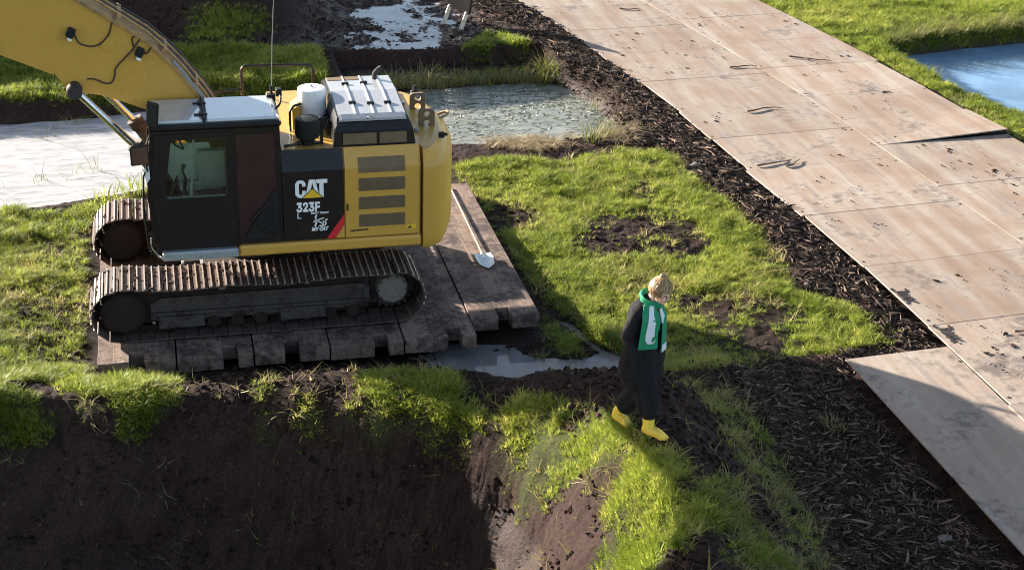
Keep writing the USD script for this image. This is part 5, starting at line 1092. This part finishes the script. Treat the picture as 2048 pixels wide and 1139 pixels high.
# mirrors and grab rail in front of the cab
MIR = part('mirror_arm', tube(bend([(-1.28, -1.36, 2.80), (-1.33, -1.42, 2.70), (-1.35, -1.43, 2.36), (-1.31, -1.36, 2.28)], 5, .06), .013, 8), 'black_paint')
mv = move(box(-.115, .115, -.02, .02, -.13, .13, .018), (-1.425, -1.46, 2.575), .25)
part('left_mirror', mv, 'black_rubber', MIR); part('mirror_glass', move(box(-.098, .098, -.026, -.02, -.112, .112), (-1.425, -1.46, 2.575), .25), 'mirror_glass', MIR)
part('top_mirror', move(box(-.085, .085, -.02, .02, -.17, .17, .02), (-1.23, -1.38, 3.07), -.55, rot=rot([0, 1, 0], .12)), 'black_rubber', MIR, False, 'black mirror housing above the cab corner')
part('mirror_stay', tube([(-1.25, -1.36, 2.86), (-1.20, -1.38, 2.95)], .012, 7), 'black_paint', MIR)
part('grab_rail', tube(bend([(-1.33, -1.37, 2.36), (-1.395, -1.42, 2.30), (-1.425, -1.42, 1.83), (-1.395, -1.42, 1.27), (-1.25, -1.40, 1.10)], 5, .12), .013, 8), 'black_paint', MIR, True)
part('white_lamp', hull([(-1.40, -1.40, 2.36), (-1.32, -1.42, 2.42), (-1.315, -1.42, 2.24), (-1.36, -1.40, 2.17), (-1.36, -1.37, 2.3), (-1.38, -1.37, 2.35)]), 'white_plastic', MIR)
part('step_chain', tube(bend([(-1.36, -1.40, 1.42), (-1.37, -1.42, 1.30), (-1.32, -1.43, 1.22), (-1.24, -1.43, 1.12)], 4, .05), .012, 6), 'chrome')

# boom, hoses, rams
TOP = [(-.02, 1.72), (-.28, 2.33), (-.55, 2.85), (-.90, 3.34), (-1.23, 3.70), (-1.70, 4.03), (-2.10, 4.30), (-2.8, 4.72), (-3.7, 5.15), (-5.0, 5.62), (-7.1, 5.9)]
BOT = [(-7.15, 5.40), (-5.0, 4.80), (-3.9, 4.15), (-3.05, 3.61), (-2.42, 3.32), (-2.28, 3.12), (-2.10, 3.05), (-1.84, 3.0), (-1.25, 2.76), (-.82, 2.30), (-.42, 1.62)]
BOOM = part('boom', prism(TOP[::-1] + BOT[::-1], -.315, .315), 'yellow_paint')
tl = LineString(TOP); bl_ = LineString(BOT)
part('boom_top_plate', prism(tl.buffer(.018, cap_style=2, join_style=2), -.345, .345), 'yellow_worn', BOOM, False, 'mud stained top plate of the boom')
part('boom_bottom_plate', prism(LineString(BOT[:5]).buffer(.015, cap_style=2, join_style=2), -.335, .335), 'yellow_paint', BOOM)
for k, y in enumerate((-.22, -.08, .07, .20)):
    pts = [(a - .0, y + .01 * math.sin(a * 3 + k), b + .055 + .012 * math.sin(a * 2.3 + k)) for a, b in [(tl.interpolate(s).x + .045, tl.interpolate(s).y + .02) for s in np.linspace(.5, tl.length, 40)]]
    part('boom_hose', tube(pts, .021, 7), 'yellow_worn' if k % 2 == 0 else 'hose_rubber', BOOM, True)
for s in (1.5, 2.1, 2.8, 3.5):
    q = tl.interpolate(s); q2 = tl.interpolate(s + .05); a = math.atan2(q2.y - q.y, q2.x - q.x)
    part('hose_clamp', move(box(-.03, .03, -.30, .30, .015, .09, .006), (q.x, 0, q.y), rot=rot([0, 1, 0], math.pi - a)), 'yellow_worn', BOOM)
part('pipe_cover', tube([(-.93, -.30, 3.42), (-.72, -.30, 3.12), (-.50, -.30, 2.80)], .03, 8), 'grey_steel', BOOM)
part('round_boss', lathe([(0, .328), (.075, .328), (.08, .324), (.10, .324), (.105, .315)], 28, (-1.72, 0, 3.68), 'y'), 'yellow_paint', BOOM)
for (x, z) in ((-2.17, 3.85), (-1.34, 3.565)):
    L_ = part('boom_lamp', move(box(-.05, .05, -.10, 0, -.05, .07, .014), (x, -.318, z), rot=rot([0, 1, 0], .5)), 'black_rubber', BOOM)
    part('lamp_lens', move(box(-.01, .05, -.105, -.03, -.085, -.052, .006), (x, -.318, z), rot=rot([0, 1, 0], .5)), 'white_plastic', L_)
for w in ([(-2.12, 3.82), (-2.08, 3.70), (-1.94, 3.655), (-1.82, 3.68), (-1.70, 3.80), (-1.66, 3.93), (-1.64, 4.0)], [(-1.30, 3.54), (-1.24, 3.545), (-1.20, 3.60), (-1.17, 3.66)], [(-1.41, 3.64), (-1.42, 3.76), (-1.36, 3.79), (-1.30, 3.76), (-1.42, 3.60), (-1.56, 3.46), (-1.66, 3.36), (-1.67, 3.25), (-1.72, 3.16), (-1.80, 3.165), (-1.94, 3.235), (-2.02, 3.23)]):
    part('cable', tube(bend([(a, -.328, b) for a, b in w], 5, .06), .010, 6), 'hose_rubber', BOOM, True)
part('boom_pin', lathe([(0, .62), (.085, .62), (.10, .60), (.10, .44), (.07, .42), (.07, -.42), (.10, -.44), (.10, -.60), (.085, -.62), (0, -.62)], 26, (-2.18, 0, 3.14), 'y'), 'mud_steel', BOOM, 30)
for y in (-.5, .5):
    a, b, c = np.array([-2.15, y, 3.12]), np.array([-1.46, y, 2.33]), np.array([-.88, y, 1.36])
    R_ = part('boom_ram', rod(b, c, .092, 20), 'mud_steel', None, 30)
    part('ram_rod', rod(a, b, .048, 18), 'chrome', R_, True)
    part('ram_head', rod(b + (b - c) * -.06, b + (b - c) * .05, .112, 20), 'mud_steel', R_, 30)
    part('ram_pipe', tube(bend([b + np.array([.05, -.10, .02]), b + np.array([.16, -.13, .06]), c + np.array([.05, -.12, .08])], 4, .1), .016, 6), 'hose_rubber', R_)
part('boom_foot_guard', prism([(-.95, 1.2), (-1.12, 1.45), (-1.30, 2.30), (-1.18, 2.62), (-1.02, 2.60), (-.85, 1.9), (-.8, 1.2)], -.30, -.26), 'yellow_worn')
STK = part('stick', prism([(-7.0, 6.05), (-7.5, 6.1), (-7.75, 5.6), (-7.2, 2.2), (-6.9, 2.2), (-7.0, 5.3)], -.2, .2), 'yellow_paint')
part('bucket', prism([(-6.85, 2.3), (-7.25, 2.35), (-7.75, 1.9), (-7.8, 1.2), (-7.35, .75), (-6.6, .85), (-6.65, .95), (-7.25, .9), (-7.6, 1.3), (-7.5, 1.8), (-7.05, 2.0), (-6.8, 1.9)], -.6, .6), 'mud_steel', STK)
# peat stuck between the grousers of the near track
r7 = np.random.default_rng(77); lumps = []
for k in range(420):
    p_, n_ = track_path((r7.uniform(-.9, 2 * TX * (.85 if k % 3 else 1.0))) % PER)
    side = -1 if k % 4 else 1
    q_ = p_ + n_ * .018; lumps.append(move(clod(80 + k % 9), (q_[0], side * 1.19 + r7.uniform(-.37, .37), q_[1]), r7.uniform(0, 6), np.clip(r7.lognormal(-3.6, .45), .01, .06)))
tag(part('caked_mud', cat(*lumps), 'soil_clod'), kind='stuff')

# ------------------------------------------------------------------ walking person
PX_, PY_ = 3.37, -7.12
PYAW, PS = math.radians(-48), 1.075


def bones(lines, edge=0.02, smooth=10):
    """One closed smooth surface around chains of spheres: each line is [(x, y, z, r), ...]."""
    ball = lambda c: m3.Manifold.sphere(c[3], 20).translate([c[0], c[1], c[2]])
    m = m3.Manifold()
    for l in lines:
        for a, b in zip(l[:-1], l[1:]):
            m = m + m3.Manifold.batch_hull([ball(a), ball(b)])
    q = m.refine_to_length(edge).to_mesh()
    t = trimesh.Trimesh(np.asarray(q.vert_properties[:, :3]), np.asarray(q.tri_verts))
    trimesh.smoothing.filter_taubin(t, iterations=smooth)
    return np.asarray(t.vertices), np.asarray(t.faces)


def ell(c, r, sub=2, R=None):
    m = trimesh.creation.icosphere(sub, 1.0); v = np.asarray(m.vertices) * np.asarray(r, float)
    if R is not None:
        v = v @ R.T
    return v + np.asarray(c, float), np.asarray(m.faces)


pz = float(height(PX_, PY_)[0])
PER_ = thing('person', 'person in black suit, green and white scarf and yellow boots walking with head bowed', 'person', (PX_, PY_, pz), math.degrees(PYAW), scale=PS)
f = np.array([math.cos(PYAW), math.sin(PYAW)]); sd = np.array([-f[1], f[0]])
def gz(x, y):      # the ground under a local point, in the person's own scale
    p = np.array([PX_, PY_]) + PS * (f * x + sd * y); return (float(height(p[0], p[1])[0]) - pz) / PS
zR, zL = gz(.22, -.10), gz(-.22, .10)
hipz = 0.865 + min(zR, 0) * .3
HR, KR, AR, TRt = (0.0, -.085, hipz, .085), (.145, -.10, .475 + zR * .6, .06), (.175, -.10, .095 + zR, .032), (.36, -.115, .04 + zR, .02)
HL, KL, AL, TLt = (0.0, .085, hipz, .085), (-.02, .095, .475 + zL * .5, .06), (-.265, .10, .165 + zL, .032), (-.12, .105, .045 + zL, .02)
NK = (.055, 0, 1.40, .05); HD = np.array([.125, 0, 1.515])
TILT = math.radians(24); RH = rot([0, 1, 0], TILT)
hd = lambda *p: tuple(HD + RH @ np.array(p, float))
body_lines = [[(0, 0, hipz + .05, .11), (.01, 0, 1.1, .115), (.02, 0, 1.27, .12)], [(.02, -.13, 1.34, .055), (.02, .13, 1.34, .055)], [(.03, 0, 1.33, .07), NK, (*hd(-.02, 0, -.05), .055)],
              [HR, KR, AR, TRt], [HL, KL, AL, TLt]]
for s in (-1, 1):
    body_lines.append([(.02, s * .155, 1.33, .05), (-.045, s * .205, 1.09, .04), (.05, s * .175, .87, .03)])
    body_lines.append([(.05, s * .175, .87, .034), (.07, s * .165, .82, .034)])
    for k in range(4):   # fingers closed in the pocket
        body_lines.append([(.065, s * (.145 + .013 * k), .81, .010), (.085, s * (.145 + .013 * k), .775 + .004 * k, .009), (.075, s * (.145 + .013 * k), .75 + .006 * k, .008)])
    body_lines.append([(.06, s * .15, .84, .011), (.095, s * .135, .805, .010)])
bv, bf = bones(body_lines, .022, 8)
# the head: skull, jaw, brow, nose, cheeks, ears, in one skin with the body by overlap
head = [ell(hd(0, 0, .02), (.098, .078, .105), 3, RH), ell(hd(.035, 0, -.05), (.062, .058, .065), 3, RH), ell(hd(.098, 0, -.012), (.017, .013, .028), 2, RH), ell(hd(.108, 0, -.028), (.013, .014, .011), 2, RH), ell(hd(.078, .034, -.03), (.024, .026, .026), 2, RH), ell(hd(.078, -.034, -.03), (.024, .026, .026), 2, RH),
        ell(hd(.082, 0, -.088), (.020, .024, .018), 2, RH), ell(hd(.085, 0, .03), (.016, .05, .012), 2, RH), ell(hd(-.005, .078, -.01), (.02, .010, .032), 2, RH), ell(hd(-.005, -.078, -.01), (.02, .010, .032), 2, RH)]
H = m3.Manifold()
for v, ff in head + [(bv, bf)]:
    H = H + m3.Manifold(m3.Mesh(np.asarray(v, np.float32), np.asarray(ff, np.uint32)))
q = H.to_mesh(); ht = trimesh.Trimesh(np.asarray(q.vert_properties[:, :3]), np.asarray(q.tri_verts)); trimesh.smoothing.filter_taubin(ht, iterations=6)
BODY = obj('body', ht, 'skin', PER_, True)
for s in (-1, 1):
    obj('eye', ell(hd(.086, s * .030, .008), (.012, .013, .008), 2, RH), 'eye_dark', BODY, True)
obj('mouth', ell(hd(.098, 0, -.064), (.008, .022, .006), 2, RH), 'lip_tone', BODY, True)
# hair: a cap swept up into a bun, loose strands at the temples
cap = []
m = trimesh.creation.icosphere(4, 1.0); v = np.asarray(m.vertices)
hv = v * np.array([.108, .089, .113]); hv += hv * (0.07 * (meshkit.fbm(v * np.array([3, 9, 3]) + 4, 3, 5) - .5))[:, None]
keep = (v[:, 0] < .18 + .5 * np.clip(v[:, 2], 0, 1)) & (v[:, 2] > -.62 - .2 * (v[:, 0] < -.2))
hf = np.asarray(m.faces); hf = hf[keep[hf].all(1)]
# a shell with thickness
hv_in = hv * .9; hair = cat((hv @ RH.T + np.array(hd(-.004, 0, .018)), hf), (hv_in @ RH.T + np.array(hd(-.004, 0, .018)), hf[:, ::-1]))
tm = trimesh.Trimesh(*hair, process=False); tm.remove_unreferenced_vertices()
HAIR = obj('hair', (np.asarray(tm.vertices), np.asarray(tm.faces)), 'hair_blond', PER_, True)
bun = ell(hd(-.035, 0, .145), (.036, .036, .030), 3, RH); bvv = bun[0] + 0.012 * (np.stack([meshkit.fbm(bun[0] * 40 + k * 3, 2, k) for k in range(3)], 1) - .5) * 2
obj('bun', (bvv, bun[1]), 'hair_blond', HAIR, True)
rh = np.random.default_rng(5)
locks = {'hair_dark': [], 'hair_light': [], 'hair_blond': []}
B_ = np.array([-.03, 0, .125])
for k in range(240):       # locks combed back from the hairline to the bun
    ph = rh.uniform(-2.9, 2.9); q0 = np.array([.100 * math.cos(ph) - .005, .090 * math.sin(ph), (.052 if abs(ph) < .8 else -.01 - .045 * (abs(ph) > 1.6)) + rh.uniform(-.012, .012)])
    P = []
    for t_ in np.linspace(0, 1, 6):
        c_ = q0 * (1 - t_) + B_ * t_ + np.array([0, rh.normal(0, .003), 0]); d_ = c_ - np.array([-.004, 0, .018]); e_ = d_ / np.array([.109, .090, .115]); r_ = np.linalg.norm(e_)
        P.append(hd(*(np.array([-.004, 0, .018]) + d_ / max(r_, .2) * (1.015 + .02 * rh.uniform()))))
    locks[['hair_dark', 'hair_light', 'hair_blond', 'hair_blond'][k % 4]].append(tube(P, [.0018, .003, .0032, .003, .003, .0025], 4))
for nm_, ls_ in locks.items():
    tag(obj('hair_locks', cat(*ls_), nm_, HAIR), kind='stuff')
for k in range(16):
    s = -1 if k % 2 else 1; a = np.array([rh.uniform(-.05, .06), s * .085, rh.uniform(-.0, .05)]); b = a + np.array([rh.uniform(-.01, .03), s * rh.uniform(0, .012), -rh.uniform(.06, .12)])
    obj('loose_strand', tube([hd(*a), hd(*((a + b) / 2 + np.array([0, s * .008, 0]))), hd(*b)], [.003, .0026, .0012], 4), 'hair_blond', HAIR)

# trousers: wide straight legs
cloth = lambda ls, e=.025, sm=10: bones(ls, e, sm)
tv, tf = cloth([[(0, 0, hipz + .06, .135), (0, -.07, hipz - .03, .125)], [(0, 0, hipz + .06, .135), (0, .07, hipz - .03, .125)], [(0.0, -.085, hipz, .115), (.12, -.10, KR[2] + .02, .108), (.155, -.10, .32 + zR, .112), (.165, -.10, .285 + zR, .112)], [(0, .085, hipz, .115), (-.03, .095, KL[2], .108), (-.17, .10, .33 + zL, .11), (-.19, .10, .30 + zL, .108)]])
tv = tv + (0.035 * (meshkit.fbm(tv * np.array([12, 12, 6]), 3, 3) - .5))[:, None] * np.array([1, 1, 0])
obj('trousers', (tv, tf), 'coat_black', PER_, True)
# coat: boxy, collar up, hands in its pockets
cl = [[(.0, -.06, 1.27, .135), (.01, -.07, 1.0, .152), (.0, -.085, .80, .165), (-.01, -.09, .66, .168)], [(.0, .06, 1.27, .135), (.01, .07, 1.0, .152), (.0, .085, .80, .165), (-.01, .09, .66, .168)], [(.01, -.135, 1.325, .072), (.02, 0, 1.345, .075), (.01, .135, 1.325, .072)], [(0, -.09, .66, .165), (0, .09, .66, .165)], [(0, -.09, .82, .16), (0, .09, .82, .16)], [(0, -.06, 1.1, .14), (0, .06, 1.1, .14)], [(.02, 0, 1.34, .08), (.035, 0, 1.385, .07)]]
for s in (-1, 1):
    cl += [[(.01, s * .165, 1.315, .076), (-.045, s * .225, 1.09, .072), (.03, s * .21, .93, .066), (.055, s * .19, .86, .066)]]
cv, cf = cloth(cl, .022, 8)
cv = cv + (0.04 * (meshkit.fbm(cv * np.array([10, 10, 5]), 3, 8) - .5))[:, None] * np.array([1, 1, .2])
COAT = obj('coat', (cv, cf), 'coat_black', PER_, True)
for s in (-1, 1):
    obj('lapel', move(prism(Polygon([(0, 0), (.07, -.02), (.05, -.2), (.0, -.32)]), 0, .006, 'x'), (0, 0, 0), rot=np.diag([1, s, 1]).astype(float)) if False else hull([(.135, s * .03, 1.33), (.14, s * .09, 1.31), (.168, s * .05, 1.12), (.165, s * .01, 1.02), (.14, s * .03, 1.31), (.172, s * .012, 1.03)]), 'coat_black', COAT)
# boots
for (A, T, z0, pitch, nm) in ((AR, TRt, zR, 0.0, 'R'), (AL, TLt, zL, .40, 'L')):
    K = KR if nm == 'R' else KL; u = np.array(K[:3]) - np.array(A[:3]); u = np.array(A[:3]) + u / np.linalg.norm(u) * .20
    shaft = [(*u, .062), (A[0], A[1], A[2] + .02, .054)]
    L = [shaft, [(A[0], A[1], A[2] + .02, .054), (A[0] - .02, A[1], A[2] - .035, .046)], [(A[0] - .02, A[1], A[2] - .035, .046), ((A[0] + T[0]) / 2, (A[1] + T[1]) / 2, (A[2] + T[2]) / 2 - .0, .048), (T[0] - .03, T[1], T[2] + .012, .044), (T[0] + .005, T[1], T[2] + .008, .034)]]
    v, ff = cloth(L, .014, 8)
    b = obj('boot', (v, ff), 'boot_yellow', PER_, True)
# scarf: wound round the neck, a broad tail and a narrow one hanging down the chest
def band(path, width, thick=.012, lean=None):
    """A soft strip swept along path; width direction per point."""
    p = np.asarray([q[0] for q in path], float); w = np.asarray([q[1] for q in path], float); nrm = np.cross(np.gradient(p, axis=0), w); nrm /= np.linalg.norm(nrm, axis=1, keepdims=True) + 1e-9
    R_ = []
    for i in range(len(p)):
        ring = []
        for a in np.linspace(0, 2 * math.pi, 15)[:-1]:
            ca, sa = math.cos(a), math.sin(a); u = np.sign(ca) * abs(ca) ** .6
            ring.append(p[i] + w[i] * width[i] / 2 * u + nrm[i] * thick * sa * (1 + .35 * math.sin(7 * u + i)) )
        R_.append(ring)
    return loft(R_)


th = np.linspace(-math.pi, math.pi, 26)
loop = [((.045 + .088 * math.cos(a), .095 * math.sin(a), 1.40 - .03 * math.cos(a)), (0.2 * math.cos(a), .2 * math.sin(a), 1.0)) for a in th]
obj('scarf_wrap', band(loop, np.full(26, .085), .016), 'scarf_green', PER_, True)
S_ = np.linspace(0, 1, 16)


def tail(phi0, phi1, z0, z1, out=.0):
    '''A strip hanging on the coat: phi is the angle round the chest from straight ahead (negative to the right).'''
    P = []
    for k in S_:
        ph = math.radians(phi0 + (phi1 - phi0) * k); z = z0 + (z1 - z0) * k; c = math.copysign(.06, ph) * min(1, abs(ph) / .5)
        rr = float(np.interp(z, [.9, 1.1, 1.28, 1.36, 1.42], [.185, .178, .166, .125, .095])) + .006 + out
        P.append((np.array([.012 + rr * math.cos(ph), c + rr * math.sin(ph), z]), np.array([-math.sin(ph), math.cos(ph), 0.0])))
    return P


T1 = obj('scarf_tail', band(tail(-38, -44, 1.42, 1.0), np.interp(S_, [0, .2, 1], [.10, .15, .185]), .007), 'scarf_green', PER_, True)
T2 = obj('scarf_tail', band(tail(4, 2, 1.41, .92), np.interp(S_, [0, .3, 1], [.07, .09, .095]), .007), 'scarf_green', PER_, True)
# white shapes woven into the scarf
obj('white_pattern', band(tail(-30, -37, 1.40, 1.055, .007), np.interp(S_, [0, .3, .7, .9, 1], [.045, .085, .12, .115, .06]), .004), 'scarf_white', T1, True)
obj('green_pattern', band(tail(-16, -20, 1.34, 1.17, .011), np.interp(S_, [0, .5, 1], [.02, .045, .04]), .004), 'scarf_green', T1, True)
obj('white_pattern', band(tail(3, 2, .995, .925, .007), np.full(16, .09), .004), 'scarf_white', T2, True)
obj('white_pattern', band(tail(-4, -6, 1.35, 1.22, .007), np.interp(S_, [0, .5, 1], [.03, .06, .02]), .004), 'scarf_white', T2, True)

# ------------------------------------------------------------------ painted marks and the frame in the mud
def in_edge(y, u):
    return float(road_left(y)) + u


painted_mark(in_edge(-2.05, .06), -1.78, 0.040, math.radians(-92), .34, JUK, 'black painted letters on the second near left plate, farther of the two marks')
painted_mark(in_edge(-3.1, .10), -2.98, 0.040, math.radians(-92), .34, JUK, 'black painted letters by the corner of the jutting plate, nearer of the two marks')
t = thing('stand', 'dark slanted board on two pale legs standing in the muddy pool at the top', 'stand', (5.5, 13.2, -.2))
for dx, dy in ((-.13, .33), (.13, -.33)):
    obj('leg', hull([(dx - .045 - .05, dy - .03, -.1), (dx + .045 - .05, dy - .03, -.1), (dx - .045 - .05, dy + .03, -.1), (dx + .045 - .05, dy + .03, -.1), (dx - .045 + .16, dy - .03, .5), (dx + .045 + .16, dy - .03, .5), (dx - .045 + .16, dy + .03, .5), (dx + .045 + .16, dy + .03, .5)]), 'pale_post', t)
obj('board', prism([(-.08, -.40), (.34, -.46), (.38, .44), (-.04, .50)], .72, 1.5, 'z') if False else hull([(-.02, .42, .46), (.30, -.42, .46), (.36, -.36, .46), (.04, .46, .46), (-.14, .55, 1.25), (.40, -.40, 1.25), (.46, -.34, 1.25), (-.06, .60, 1.25)]), 'black_paint', t)
